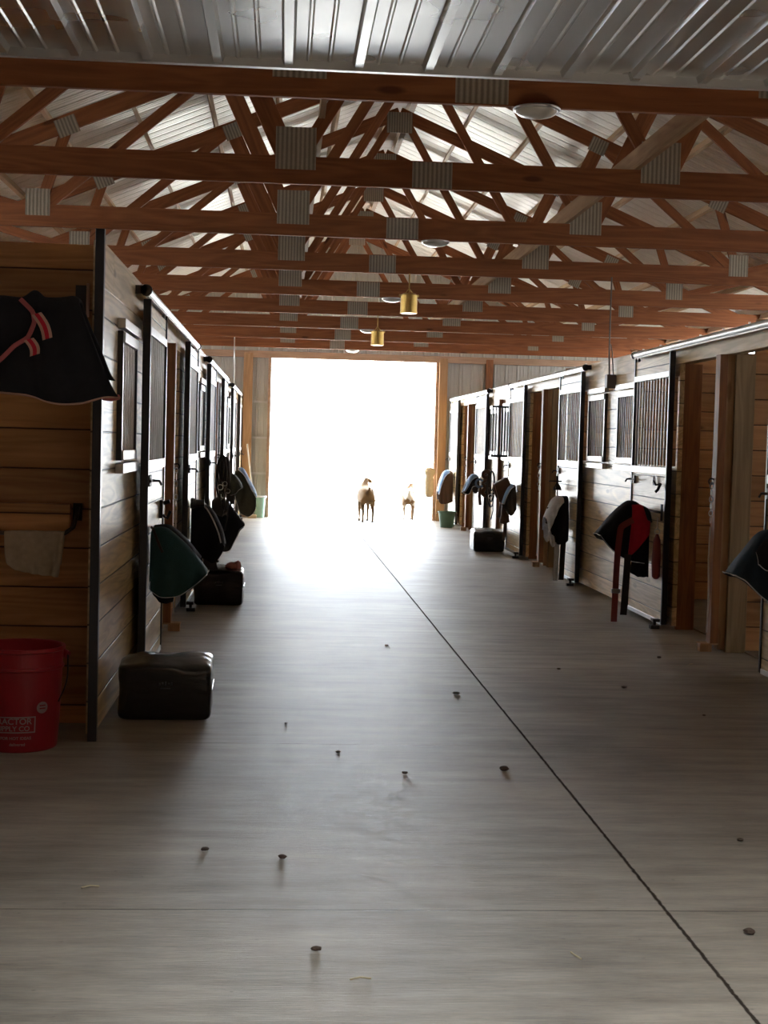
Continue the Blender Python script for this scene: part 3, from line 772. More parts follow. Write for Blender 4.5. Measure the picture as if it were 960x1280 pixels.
tag(MB().lathe([(0,0),(.045,.0),(.05,.02),(.035,.05),(.03,.12),(0,.125)], 14).obj('knob_hook', IRON, loc=(-.80, 12.75, .93), rot=(0,pi/2,0)), 'dark round hook at the left of the big black covered saddle', 'hook')

# L3 dark saddle with pad pointing out
y = 16.7
rack(-1, y+.05, .76, .20, 'iron saddle rack of the third saddle on the left')
r = thing('covered_saddle', 'dark saddle and pad with a pale edged corner, third along the left', 'saddle', (-.62, y, .25), group='saddles and pads on the door racks')
ox = (-.62, y, .25)
drape('saddle_pad', [(-.80,.74),(-.758,.79),(-.676,.836),(-.60,.76),(-.563,.71),(-.49,.62),(-.426,.537)], [(-.78,.40),(-.73,.29),(-.663,.216),(-.58,.231),(-.519,.358),(-.475,.47),(-.43,.50)], y, .13, CLOTHK, r, CLOTHW, .004, seed=7, ox=ox)
drape('saddle_flap', [(-.80,.80),(-.70,.855),(-.60,.78)], [(-.77,.66),(-.69,.62),(-.62,.66)], y, .15, DLEATHER, r, None, seed=8, ox=ox, wr=.003)
# L4
y = 20.4
rack(-1, y+.05, .92, .20, 'iron saddle rack of the olive covered saddle on the left')
r = thing('covered_saddle', 'olive grey covered saddle, fourth along the left, in front of the blue striped pad', 'saddle', (-.72, y, .7), group='saddles and pads on the door racks')
ox = (-.72, y, .7)
drape('saddle_cover', [(-.90,.93),(-.865,.98),(-.766,1.04),(-.664,1.009),(-.60,.93),(-.559,.842)], [(-.89,.83),(-.828,.76),(-.726,.72),(-.65,.74),(-.60,.80),(-.565,.82)], y, .16, CLOTHO, r, CLOTHW, .003, seed=9, ox=ox)
drape('stirrup_leather', [(-.76,.82),(-.66,.80)], [(-.73,.60),(-.66,.60)], y, .10, DLEATHER, r, None, seed=10, ox=ox, nu=8, wr=.004)
# L5
y = 23.8
rack(-1, y+.05, .92, .20, 'iron saddle rack of the farthest pad on the left')
r = thing('saddle_pad', 'olive saddle blanket with light blue striped top, farthest along the left', 'saddle pad', (-.6, y, .25), group='saddles and pads on the door racks')
ox = (-.6, y, .25)
drape('pad', [(-.775,.98),(-.70,1.03),(-.659,1.02),(-.60,.93),(-.543,.815),(-.48,.70),(-.426,.567)], [(-.77,.60),(-.70,.36),(-.66,.29),(-.58,.245),(-.52,.248),(-.46,.30),(-.42,.38)], y, .16, CLOTHO, r, CLOTHW, .004, seed=11, ox=ox)
drape('striped_pad', [(-.72,1.05),(-.65,1.045),(-.59,.96),(-.53,.84),(-.46,.72),(-.415,.61)], [(-.71,1.0),(-.65,.95),(-.60,.88),(-.54,.76),(-.47,.64),(-.42,.56)], y+.03, .17, CLOTHB, r, CLOTHW, .006, seed=12, ox=ox, wr=.004)

# R1 navy pad at the picture edge
y = 9.0
rack(1, y+.03, .90, .20, 'iron saddle rack of the navy pad at the right picture edge')
r = thing('saddle_pad', 'navy saddle pad with white piping at the right picture edge', 'saddle pad', (3.05, y, .55), group='saddles and pads on the door racks')
ox = (3.05, y, .55)
drape('pad', [(2.86,.735),(2.90,.80),(2.97,.89),(3.035,.975),(3.08,1.01),(3.14,1.02),(3.17,1.01)], [(2.865,.725),(2.92,.70),(2.97,.655),(3.03,.60),(3.09,.56),(3.14,.54),(3.17,.53)], y, .12, CLOTHN, r, CLOTHW, .004, seed=13, ox=ox, wr=.006)
drape('saddle_flap', [(3.0,.90),(3.06,.975),(3.17,1.0)], [(3.0,.80),(3.05,.765),(3.17,.76)], y, .15, CLOTHK, r, CLOTHW, .003, seed=14, ox=ox, wr=.004)
drape('girth_cover', [(3.07,.90),(3.12,.935),(3.17,.945)], [(3.08,.83),(3.12,.81),(3.17,.80)], y, .18, CLOTHM, r, CLOTHW, .003, seed=15, ox=ox, wr=.004, nu=12)
# R2 black and red pile
y = 12.4
rack(1, y+.02, .93, .20, 'iron saddle rack under the black and red pads')
r = thing('saddle_pad', 'pile of black and red saddle pads with red straps reaching the floor', 'saddle pad', (3.0, y, .0), group='saddles and pads on the door racks')
ox = (3.0, y, 0)
drape('black_pad', [(2.745,.770),(2.80,.84),(2.867,.925),(2.94,1.0),(3.018,1.06),(3.08,1.055),(3.15,1.0)], [(2.752,.758),(2.80,.70),(2.86,.635),(2.93,.58),(3.015,.543),(3.08,.53),(3.15,.52)], y, .12, CLOTHK, r, CLOTHW, .003, seed=16, ox=ox, wr=.008)
drape('red_pad', [(3.03,1.045),(3.10,1.04),(3.19,1.0)], [(2.985,.565),(3.08,.66),(3.17,.78)], y, .155, CLOTHR, r, None, seed=17, ox=ox, wr=.006, nu=16)
drape('rear_pad', [(3.10,1.02),(3.19,1.0),(3.23,.89)], [(3.02,.44),(3.10,.40),(3.20,.40)], y+.03, .13, CLOTHK, r, None, seed=18, ox=ox, wr=.008)
drape('top_cover', [(3.13,1.03),(3.20,.99),(3.235,.90)], [(3.17,.90),(3.20,.89),(3.235,.88)], y, .17, CLOTHK, r, None, seed=19, ox=ox, wr=.003, nu=10)
strap([(3.02-3,-.20,.90),(2.95-3,-.20,.86),(2.915-3,-.19,.83),(2.90-3,-.17,.60),(2.895-3,-.165,.30),(2.89-3,-.165,.012)], .055, CLOTHM, r, 'red_girth')
strap([(2.99-3,-.18,.60),(2.985-3,-.17,.40),(2.975-3,-.15,.07)], .060, DLEATHER, r, 'black_girth')
MB().box(-.04,.04,-.006,.006,-.02,.02).obj('buckle', GALV, r, loc=(-.105,-.175,.28), bevel=.003)
# maroon bag hanging behind
b_ = thing('grooming_bag', 'small maroon bag hanging from a bar beside the black and red pads', 'bag', (3.155, 11.90, .42))
MB().tube([(0,0,.0),(0,0,.02),(0,0,.2),(0,0,.33),(0,0,.38)], [.015,.032,.036,.028,.010], 14, flat=1.6).obj('bag_body', CLOTHM, b_, smooth=True)
MB().torus(Matrix.Translation((0,0,.40)) @ Matrix.Rotation(pi/2,4,'X'), .022, .004).tube([(0,0,.42),(0,0,.52)], .004, 6).obj('ring', GALV, b_, smooth=True)
k_ = thing('blanket_bar', 'black swing bar on the right door above the maroon bag', 'bar', (3.195, 11.95, .98))
MB().tube([(0,-.02,0),(-.01,.15,.0),(-.01,.45,.005)], .010, 8).obj('bar', IRON, k_, smooth=True)
MB().box(-.006,.004,-.04,.0,-.07,.07).obj('mount_plate', IRON, k_)
h_ = thing('halter_hook', 'small iron hook and white card by the edge of the black and red pads door', 'hook', (3.195, 12.0, 1.22))
MB().tube([(0,0,0),(-.04,0,-.01),(-.06,0,.03)], .008, 8).tube([(0,0,.0),(-.03,-.03,-.05),(-.05,-.03,-.07)], .012, 8).obj('hook', IRON, h_, smooth=True)
MB().box(-.004,.0,.16,.24,-.02,.06).obj('card', CLOTHW, h_)
# upright cane bolt on that door
c_ = thing('cane_bolt', 'long steel drop bolt running down the door behind the red pads', 'bolt', (3.285, 13.14, 0))
MB().tube([(-.015,0,.02),(-.015,0,1.34)], .010, 8).obj('rod', GALV, c_, smooth=True)
MB().tube([(-.02,-.06,1.27),(-.02,.06,1.27)], .008, 8).tube([(-.02,.0,.16),(-.05,.0,.16),(-.05,0,.08),(-.02,0,.08)], .007, 6).obj('handle', IRON, c_, smooth=True)
# R3 white edged
y = 15.95
rack(1, y+.02, .88, .20, 'iron saddle rack under the white edged saddle cover')
r = thing('covered_saddle', 'black saddle with white and grey folded cover edge on the right middle door', 'saddle', (3.05, y, .4), group='saddles and pads on the door racks')
ox = (3.05, y, .4)
drape('saddle_cover', [(2.98,.74),(3.02,.85),(3.07,.93),(3.12,.965),(3.19,.97)], [(2.985,.60),(3.03,.46),(3.08,.43),(3.14,.44),(3.19,.48)], y, .14, CLOTHK, r, None, seed=20, ox=ox)
drape('white_cover', [(2.945,.73),(2.98,.83),(3.03,.935),(3.08,.97),(3.13,.965)], [(2.96,.56),(2.99,.64),(3.04,.76),(3.07,.85),(3.11,.90)], y, .17, CLOTHW, r, None, seed=21, ox=ox, wr=.012)
drape('cover_tail', [(2.955,.66),(2.985,.64),(3.02,.60)], [(2.985,.46),(3.01,.40),(3.05,.45)], y, .16, CLOTHW, r, None, seed=22, ox=ox, nu=12, wr=.012)
strap([(3.07-ox[0],-.12,.5-ox[2]),(3.07-ox[0],-.11,.3-ox[2]),(3.065-ox[0],-.10,.02-ox[2])], .06, CLOTHW, r, 'white_girth')
strap([(3.14-ox[0],-.12,.5-ox[2]),(3.135-ox[0],-.11,.3-ox[2]),(3.13-ox[0],-.10,.03-ox[2])], .06, DLEATHER, r, 'black_girth')
tag(MB().lathe([(0,0),(.05,0),(.045,.03),(.012,.08),(0,.085)], 12).tube([(0,0,.06),(0,-.0,.16)], .012, 6).tube([(-.10,0,.10),(.05,0,.10)], .008, 6).obj('bridle_hook', IRON, loc=(3.14, 16.3, 1.02)), 'iron bridle hook above the white edged saddle cover', 'hook')
# R4
y = 19.6
rack(1, y+.02, .95, .20, 'iron saddle rack of the saddle above the right hand bale')
r = thing('covered_saddle', 'dark saddle with a raised square pad, hanging above the black bale on the right', 'saddle', (3.1, y, .45), group='saddles and pads on the door racks')
ox = (3.1, y, .45)
drape('square_pad', [(2.90,.99),(3.00,1.05),(3.07,1.085),(3.12,1.0)], [(2.975,.745),(2.99,.72),(3.04,.74),(3.10,.86)], y+.02, .10, LEATHER, r, CLOTHT, .004, seed=23, ox=ox, wr=.003, nu=14)
drape('saddle_cover', [(3.02,.80),(3.06,.92),(3.12,.99),(3.19,.985)], [(3.03,.66),(3.09,.58),(3.14,.57),(3.19,.66)], y, .16, DLEATHER, r, None, seed=24, ox=ox)
drape('blue_edge', [(3.0,.75),(3.04,.88),(3.09,.97),(3.15,1.0)], [(3.02,.72),(3.06,.84),(3.11,.93),(3.15,.96)], y, .165, CLOTHB, r, CLOTHW, .004, seed=25, ox=ox, nu=14, wr=.002)
drape('fender', [(3.0,.74),(3.08,.74)], [(2.96,.47),(3.03,.45),(3.11,.48)], y, .13, LEATHER, r, None, seed=26, ox=ox, nu=12, wr=.006)
strap([(3.05-ox[0],-.12,.48-ox[2]),(3.045-ox[0],-.11,.3-ox[2]),(3.03-ox[0],-.14,.22-ox[2])], .04, LEATHER, r, 'cinch_strap')
# R5
y = 23.3
rack(1, y+.02, .93, .20, 'iron saddle rack of the small light blue edged pad')
r = thing('saddle_pad', 'small dark saddle pad with a light blue stripe, far on the right', 'saddle pad', (3.1, y, .7), group='saddles and pads on the door racks')
ox = (3.1, y, .7)
drape('pad', [(2.93,.76),(2.97,.87),(3.02,.97),(3.07,1.03),(3.18,1.02)], [(2.945,.735),(2.99,.71),(3.03,.73),(3.08,.84),(3.18,.85)], y, .14, CLOTHK, r, CLOTHW, .006, seed=27, ox=ox, wr=.004)
drape('blue_pad', [(2.94,.78),(2.98,.89),(3.03,.99),(3.08,1.045),(3.16,1.04)], [(2.96,.76),(3.01,.85),(3.05,.93),(3.10,.98),(3.16,1.0)], y, .15, CLOTHB, r, CLOTHW, .005, seed=28, ox=ox, wr=.002, nu=16)
drape('saddle_flap', [(3.07,.98),(3.12,1.0),(3.19,.99)], [(3.08,.76),(3.13,.73),(3.19,.80)], y, .15, DLEATHER, r, None, seed=29, ox=ox, wr=.004, nu=12)
# R6
y = 26.9
rack(1, y+.02, .93, .20, 'iron saddle rack beside the bright doorway on the right')
r = thing('saddle_pad', 'brown saddle blanket with light blue top edge, farthest on the right', 'saddle pad', (3.1, y, .4), group='saddles and pads on the door racks')
ox = (3.1, y, .4)
drape('pad', [(2.915,.64),(2.95,.80),(3.01,.96),(3.06,1.01),(3.13,1.03),(3.19,1.0)], [(2.925,.45),(2.98,.40),(3.05,.40),(3.12,.42),(3.19,.45)], y, .15, LEATHER, r, None, seed=30, ox=ox)
drape('blue_pad', [(2.91,.66),(2.945,.82),(3.0,.98),(3.05,1.03),(3.12,1.045)], [(2.925,.58),(2.965,.74),(3.02,.89),(3.06,.95),(3.12,.99)], y, .165, CLOTHB, r, CLOTHW, .006, seed=31, ox=ox, wr=.003, nu=16)

# bridles hanging left and right
def bridle(x, y, z, label, s=1.0, h=.55):
    r = thing('bridle', label, 'bridle', (x, y, z), group='dark bridles and halters hung up')
    m = MB()
    for k in range(4):
        w = .025+.011*k; d = h*(.55+.15*k)
        pts = [(w*sin(a)*(1.0+.2*sin(k+a)), -.02+.012*k+.02*cos(a*2+k), -d/2+d/2*cos(a)) for a in [2*pi*i/20 for i in range(21)]]
        m.tube(pts, .010, 6)
    m.obj('headstall', DLEATHER, r, smooth=True)
    MB().torus(Matrix.Translation((.03,-.04,-h*.62)) @ Matrix.Rotation(pi/2,4,'X'), .024, .004).torus(Matrix.Translation((-.02,-.04,-h*.7)) @ Matrix.Rotation(pi/2,4,'X'), .03, .005).obj('bit_rings', ALU, r, smooth=True)
    MB().tube([(.02,-.03,-h*.6),(.03,-.03,-h*1.1),(.0,-.03,-h*1.35)], .008, 6).tube([(-.03,-.02,-h*.6),(-.02,-.03,-h*1.0)], .01, 6).obj('reins', DLEATHER, r, smooth=True)
bridle(-.66, 16.0, 1.32, 'dark leather bridle hanging on the left, nearest of the three there', h=.5)
bridle(-.64, 16.4, 1.30, 'dark bridle with bit rings on the left, behind the nearest one', h=.62)
bridle(-.90, 17.35, 1.34, 'dark bridle on the left, hanging against the door jamb', h=.7)
bridle(3.20, 21.9, 1.12, 'brown bridle hanging on the wall above the right hand bale', h=.55)
# halters and brushes on the right post
r = thing('coiled_halter', 'coiled dark halters with pale blue webbing on the right wall post', 'halter', (3.12, 22.3, .7), group='dark bridles and halters hung up')
for i, z in enumerate((.36, .22, .08)):
    MB().torus(Matrix.Translation((.05,0,z)) @ Matrix.Rotation(pi/2,4,'X'), .05, .032, 16, 8).obj('coil', LEATHER, r, smooth=True)
MB().torus(Matrix.Translation((-.05,-.01,.22)) @ Matrix.Rotation(pi/2,4,'X'), .06, .018, 16, 8).obj('webbing', CLOTHB, r, smooth=True)
MB().tube([(-.04,0,.18),(-.05,-.01,.02),(-.03,0,-.12)], .025, 8).obj('tail', LEATHER, r, smooth=True)
tag(MB().box(-.03,.03,-.05,.05,0,2.18).obj('wall_post_board', W_POST, loc=(3.255, 21.55, .03)), 'dark upright board between the two far right windows', 'board')
# open barred window frame standing out from the right wall
r = thing('window_guard', 'dark heavy barred guard swung out from the right wall before the far doors', 'window guard', (3.25, 21.0, 1.36))
g = MB().box(-.25,-.01,-.34,-.315,-.015,.02).box(-.25,-.01,-.34,-.315,.70,.73)
g.obj('guard_frame', IRON, r)
g = MB()
for i in range(6): g.box(-.245+i*.043,-.227+i*.043,-.335,-.320,.0,.71)
g.obj('guard_bars', IRON, r)

# ------------------------------------------------------------------ blanket, towel on the left end wall
r = thing('horse_blanket', 'black horse blanket with tan binding and pink straps on the dark left wall', 'blanket', (-1.25, 6.93, 1.9))
ox = (-1.25, 6.93, 1.9)
T = [(-1.75,2.12),(-1.60,2.15),(-1.42,2.18),(-1.30,2.175),(-1.24,2.215),(-1.20,2.18),(-1.12,2.18),(-1.045,2.19),(-1.02,2.17)]
Bt = [(-1.85,1.70),(-1.60,1.705),(-1.41,1.70),(-1.28,1.695),(-1.17,1.665),(-1.076,1.65),(-.98,1.66),(-.88,1.69),(-.805,1.69)]
fz = .95
T = [(p[0]*fz, 1.5+(p[1]-1.5)*fz) for p in T]; Bt = [(p[0]*fz, 1.5+(p[1]-1.5)*fz) for p in Bt]
bl = drape('blanket_body', T, Bt, 6.93, .09, CLOTHK, r, CLOTHT, .006, nu=44, nv=30, wr=.014, seed=33, ox=ox, far=.85, solid=.014, edge='none', flare=.6)
fx = lambda x: x*fz-ox[0]
fzz = lambda z: 1.5+(z-1.5)*fz-ox[2]
strap([(fx(-1.45),-.13,fzz(1.80)),(fx(-1.37),-.135,fzz(1.87)),(fx(-1.315),-.135,fzz(1.93)),(fx(-1.25),-.13,fzz(1.97)),(fx(-1.222),-.12,fzz(2.05)),(fx(-1.235),-.11,fzz(2.10)),(fx(-1.30),-.09,fzz(2.16))], .022, PINKST, r, 'belly_strap')
for a, b2 in (((-1.21,2.085),(-1.155,1.965)), ((-1.245,1.96),(-1.215,1.885))):
    m = MB(); P = []
    n = 7
    for i in range(n):
        t = i/(n-1); x = a[0]+(b2[0]-a[0])*t + .014*sin(t*pi); z = a[1]+(b2[1]-a[1])*t
        P.append((fx(x), -.150-.01*sin(t*3), fzz(z)))
    vs = []; fs = []
    for i, p in enumerate(P):
        for k, o_ in enumerate((-.022,-.009,.009,.022)): vs.append((p[0]+o_, p[1]-(.002 if k in (1,2) else 0), p[2]+o_*.35))
    for i in range(n-1):
        for k in range(3): fs.append((i*4+k, i*4+k+1, (i+1)*4+k+1, (i+1)*4+k))
    o = MB().add(vs, fs).obj('strap_tab', [CLOTHT, CLOTHR], r, solid=.004)
    for i, p in enumerate(o.data.polygons): p.material_index = 1 if i % 3 == 1 else 0
MB().tube([(.475,-.06,-.215),(.44,-.08,-.222),(.40,-.09,-.225)], [.012,.015,.008], 8).obj('rolled_hem', PINKST, r, smooth=True)
k_ = thing('blanket_rail', 'dark steel blanket rail bracket on the left wall above the black blanket', 'rail', (-1.035, 7.548, 2.15))
MB().box(-.045,.01,-.02,0,-.02,.12).tube([(-.02,-.01,.0),(-.015,-.3,-.0),(-.0,-.60,-.04)], .012, 8).tube([(.02,-.618,-.04),(-.4,-.618,-.045),(-.8,-.618,-.05)], .012, 8).obj('bar', IRON, k_)
MB().box(.012,.024,-.035,0,-.04,.13).obj('edge_strip', CLOTHT, k_)

k_ = thing('towel_rail', 'black curved towel rail with a board behind it on the dark left wall', 'rail', (-1.08, 7.548, 1.0))
MB().box(-.75,-.005,-.045,-.0,-.005,.145).obj('mounting_board', W_END, k_, bevel=.004)
MB().box(.005,.05,-.02,0,.06,.15).tube([(.03,-.02,.13),(.028,-.06,.08),(.02,-.10,.03),(-.02,-.115,-.0),(-.05,-.12,-.005),(-.75,-.12,-.005)], .011, 10).obj('rail_bar', IRON, k_, smooth=True)
r = thing('towel', 'limp beige towel draped over the rail on the dark left wall', 'towel', (-1.25, 7.43, .77))
ox = (-1.25, 7.428, .77)
drape('cloth', [(-1.405,1.005),(-1.30,1.01),(-1.10,1.01)], [(-1.385,.84),(-1.34,.805),(-1.22,.785),(-1.125,.775)], 7.428, .020, TOWEL, r, None, nu=40, nv=24, wr=.009, seed=40, ox=ox, far=.8, solid=.004)

# ------------------------------------------------------------------ red bucket
r = thing('bucket', 'large red plastic bucket standing at the left wall', 'bucket', (-1.235, 6.98, 0))
prof = [(.0,.012),(.165,.012),(.172,.0),(.178,.006),(.186,.10),(.196,.30),(.199,.385),(.207,.387),(.207,.40),(.200,.402),(.203,.47),(.212,.474),(.212,.49),(.204,.492),(.197,.486),(.193,.40),(.18,.10),(.168,.03),(0,.028)]
MB().lathe(prof, 64).obj('bucket_body', REDPL, r, smooth=False, bevel=.002)
MB().tube([(.19,.10,.44),(.212,.085,.43)], .02, 12).obj('handle_lug', REDPL, r)
pts = [(.215*cos(a)*1.02, .09+.10*sin(a)*.6, .43-.23*sin(a)) for a in [pi*i/16 for i in range(17)]]
MB().tube([(.213-.0*i, .085-.002*i, .43-.02*i) if i < 1 else (.213+.012*sin(i*.5), .07-.026*i, .42-.03*i+.001*i*i) for i in range(9)], .004, 6).obj('bail_wire', IRON, r, smooth=True)
def wrap_text(s, size, ang, z, parent, name='printed_words', rad=.1905, slope=.075):
    cu = bpy.data.curves.new(name, 'FONT'); cu.body = s; cu.size = size; cu.align_x = 'CENTER'; cu.extrude = .0006; cu.offset = size*.015
    to = bpy.data.objects.new(name, cu); COL.objects.link(to)
    dg = bpy.context.evaluated_depsgraph_get(); dg.update()
    me = bpy.data.meshes.new_from_object(to.evaluated_get(dg)); bpy.data.objects.remove(to)
    for v in me.vertices:
        a = ang + v.co.x/rad; rr = rad + v.co.z + .0015 + (z+v.co.y-.10)*.05
        v.co = Vector((rr*sin(a), -rr*cos(a), z+v.co.y))
    me.materials.append(INK)
    o = bpy.data.objects.new(name, me); COL.objects.link(o); o.parent = parent
    return o
def wrap_rect(a0, a1, z0, z1, t, parent, name):
    m = MB(); n = 24
    def R_(aa, bb, c, d):
        vs = []; fs = []
        for i in range(n+1):
            a = aa+(bb-aa)*i/n
            for z in (c, d):
                rr = .1905+.0022+(z-.10)*.05; vs.append((rr*sin(a), -rr*cos(a), z))
        for i in range(n): fs.append((2*i, 2*i+2, 2*i+3, 2*i+1))
        m.add(vs, fs)
    da = t/.19
    R_(a0, a1, z0, z0+t); R_(a0, a1, z1-t, z1); R_(a0, a0+da, z0, z1); R_(a1-da, a1, z0, z1)
    return m.obj(name, INK, parent)
wrap_text('TRACTOR', .040, -.02, .140, r, rad=.188)
wrap_text('SUPPLY CO', .033, -.02, .108, r, rad=.188)
wrap_rect(-.62, .56, .098, .176, .006, r, 'logo_box')
wrap_text('FOR HOT IDEAS', .020, .08, .066, r, rad=.186)
wrap_text('delivered', .020, .12, .036, r, rad=.184)
m = MB(); n = 28; vs = [(0,0)]+[(cos(2*pi*i/n)*.028, sin(2*pi*i/n)*.028) for i in range(n)]
vs3 = []
for x, z in vs:
    a = .72 + x/.19; rr = .1905+.004+(.215+z-.10)*.05; vs3.append((rr*sin(a), -rr*cos(a), .215+z))
m.add(vs3, [(0, 1+i, 1+(i+1) % n) for i in range(n)]).obj('round_sticker', INK, r)
m = MB()
for i, z in enumerate((.222,.208)):
    vs = []
    for x, dz in ((-.015,0),(.015,0),(.015,.006),(-.015,.006)):
        a = .72+x/.19; rr = .1905+.0055+(z-.1)*.05; vs.append((rr*sin(a), -rr*cos(a), z+dz))
    m.add(vs, [(0,1,2,3)])
m.obj('sticker_lines', REDPL, r)

# ------------------------------------------------------------------ wrapped bales
PRINT = plain('grey_print', (.045,.045,.045), .4)
def bale(x0, x1, y0, dy, h, label, seed, rot=0):
    r = thing('shavings_bale', label, 'bale', ((x0+x1)/2, y0+dy/2, 0), (0,0,rot), group='black plastic wrapped bales along the aisle')
    a, b, c = (x1-x0)/2, dy/2, h/2
    n = 14; vs = {}; V = []; F = []
    def pt(i, j, k):
        key = (i, j, k)
        if key in vs: return vs[key]
        u, v, w = (2*i/n-1, 2*j/n-1, 2*k/n-1)
        p = Vector((u, v, w)); e = 14
        Lp = (abs(u)**e+abs(v)**e+abs(w)**e)**(1/e); p = p/Lp if Lp > 0 else p
        q = Vector((p.x*a, p.y*b, p.z*c+c))
        d = noise.noise(Vector((q.x*7+seed, q.y*7, q.z*9)))*.014 + noise.noise(Vector((q.x*20+seed, q.y*20, q.z*25)))*.005
        puff = 1+.05*(1-u*u)*(1-v*v)
        q = Vector((q.x*(1+d*2), q.y*(1+d*2), q.z*puff + (d*1.4 if w > .5 else 0)))
        q.z = max(q.z, .001)
        if w > 0 and v < -.2: q.z -= .028*(-v-.2)*(1 if u < .9 else 1.2)*(w)
        vs[key] = len(V); V.append(tuple(q)); return vs[key]
    for A in range(n):
        for B_ in range(n):
            F += [(pt(A,B_,0), pt(A,B_+1,0), pt(A+1,B_+1,0), pt(A+1,B_,0)), (pt(A,B_,n), pt(A+1,B_,n), pt(A+1,B_+1,n), pt(A,B_+1,n)),
                  (pt(A,0,B_), pt(A+1,0,B_), pt(A+1,0,B_+1), pt(A,0,B_+1)), (pt(A,n,B_), pt(A,n,B_+1), pt(A+1,n,B_+1), pt(A+1,n,B_)),
                  (pt(0,A,B_), pt(0,A,B_+1), pt(0,A+1,B_+1), pt(0,A+1,B_)), (pt(n,A,B_), pt(n,A+1,B_), pt(n,A+1,B_+1), pt(n,A,B_+1))]
    MB().add(V, F).obj('plastic_wrap', BALE, r, smooth=True, sub=1)
    m = MB()
    for q_ in range(5): m.box(-.03+q_*.016,-.022+q_*.016,-b-.004,-b+.002,h*(.62+.02*(q_%2)),h*(.66+.012*(q_%3)))
    m.box(-.02,.03,-b-.004,-b+.002,h*.56,h*.575)
    m.obj('faint_print', PRINT, r)
    # folded flap of the wrap end
    MB().box(a-.012, a+.008, -b*.8, b*.8, h*.52, h*.545).obj('wrap_seam', BALE, r, bevel=.004)
    return r
bale(-.845,-.355, 7.62,.42,.31,'nearest black plastic wrapped bale on the left, beside the corner post', 1, .02)
bale(-.775,-.33, 12.98,.42,.33,'second black wrapped bale on the left, with a pink rag on top', 2)
bale(2.72,3.17, 20.2,.45,.31,'black wrapped bale on the right aisle floor', 3)
o = MB()
o.lathe([(0,0),(.045,.0),(.06,.02),(.05,.045),(.02,.06),(0,.058)], 14, a0=.3)
o.lathe([(0,0),(.03,.0),(.04,.02),(.03,.06),(.0,.075)], 12, c=(.05,.01,0))
for i, v in enumerate(o.v):
    k = noise.noise(Vector(v)*30)*.02; o.v[i] = (v[0]+k, v[1]+k, v[2]+k*.5)
tag(o.obj('rag', PINKRAG, loc=(-.44, 13.12, .325), smooth=True), 'crumpled pink rag lying on the second left bale', 'rag')

# ------------------------------------------------------------------ tubs, pole, sack at the far door
r = thing('muck_tub', 'dark green tub on the floor by the right side of the doorway', 'tub', (3.01, 26.1, 0))
MB().lathe([(0,0),(.115,0),(.12,.006),(.155,.27),(.172,.275),(.172,.295),(.158,.295),(.150,.28),(.115,.02),(0,.018)], 36).obj('tub_body', GREENPL, r, smooth=False)
for s in (-1, 1): MB().tube([(s*.165,-.03,.285),(s*.19,-.02,.25),(s*.19,.02,.25),(s*.165,.03,.285)], .006, 6).obj('rope_handle', ROPE, r, smooth=True)
r = thing('tall_bucket', 'mint green bucket at the left side of the bright doorway', 'bucket', (-.43, 28.02, 0))
MB().lathe([(0,0),(.085,0),(.09,.006),(.115,.38),(.13,.385),(.13,.415),(.12,.42),(.112,.41),(.085,.02),(0,.018)], 32).obj('bucket_body', MINTPL, r)
MB().lathe([(.131,.395),(.136,.40),(.136,.42),(.131,.425)], 32).obj('rim', CLOTHW, r)
r = thing('broom', 'pale broom handle leaning at the far end of the left stalls', 'broom', (-.60, 27.75, 0))
MB().tube([(.02,0,.05),(.0,.05,.7),(-.09,.12,1.42)], .013, 8).obj('handle', ROPE, r, smooth=True)
MB().box(-.05,.12,-.03,.03,.0,.07).obj('brush_head', BURLAP, r, bevel=.006)
r = thing('feed_sack', 'tan sack hanging at the right jamb of the bright doorway', 'sack', (2.88, 28.12, .46))
m = MB().tube([(0,0,0),(.0,0,.03),(.0,0,.2),(-.01,0,.38),(-.0,0,.42),(-.0,0,.50),(.01,0,.57),(.02,0,.60)], [.04,.075,.088,.092,.068,.115,.105,.03], 18, flat=.6)
m.v = [(v[0]+noise.noise(Vector(v)*9)*.02, v[1]+noise.noise(Vector(v)*9+Vector((5,0,0)))*.02, v[2]) for v in m.v]
m.obj('sack_body', BURLAP, r, smooth=True, sub=1)
MB().tube([(.02,0,.59),(.06,.02,.68),(.10,.05,.70)], .006, 6).obj('tie_cord', ROPE, r, smooth=True)

# ------------------------------------------------------------------ debris on the concrete
spots = [(1.075,8.57,1.1),(1.057,6.559,1.3),(.587,6.474,.7),(-.251,5.22,.8),(.032,5.125,.9),(.131,4.187,.8),(1.489,4.341,1.0),(2.179,8.888,.8),(2.423,7.977,.6),(1.9,9.6,.7),(.30,6.9,.6),(.05,7.6,.5),(1.8,5.4,.6),(2.75,10.2,.9),(.8,10.6,.7)]
wh = ['by the long joint, middle distance','largest, just right of the picture centre line','left of the largest one','at left in the foreground','left foreground beside the dark stain','near the bottom, left of centre','at the right picture edge near the bottom','right side beyond the cross joint','right side under the door shade','right, before the red strap','centre left beyond the cross joint','left, level with the first bale','right foreground between joint and edge','right, near the guide block','centre, far from the camera']
for i, (x, y, s) in enumerate(spots):
    m = MB(); n = 10; V = []; 
    for a in range(5):
        ph = pi*a/4
        for k in range(n):
            th = 2*pi*k/n; rr = .017*s*(1+.5*noise.noise(Vector((cos(th)*2+i, sin(th)*2, a))))
            V.append((rr*sin(ph)*cos(th)*1.3, rr*sin(ph)*sin(th), max(0, .009*s*(1-cos(ph))*.9)))
    F = [(a*n+k, a*n+(k+1) % n, (a+1)*n+(k+1) % n, (a+1)*n+k) for a in range(4) for k in range(n)]
    tag(m.add(V, F).obj('dirt_clump', DIRT, loc=(x, y, .0), rot=(0,0,i*1.3), smooth=False), 'small dark dirt clump on the concrete, '+wh[i], 'dirt clump', 'dirt clumps on the aisle floor')
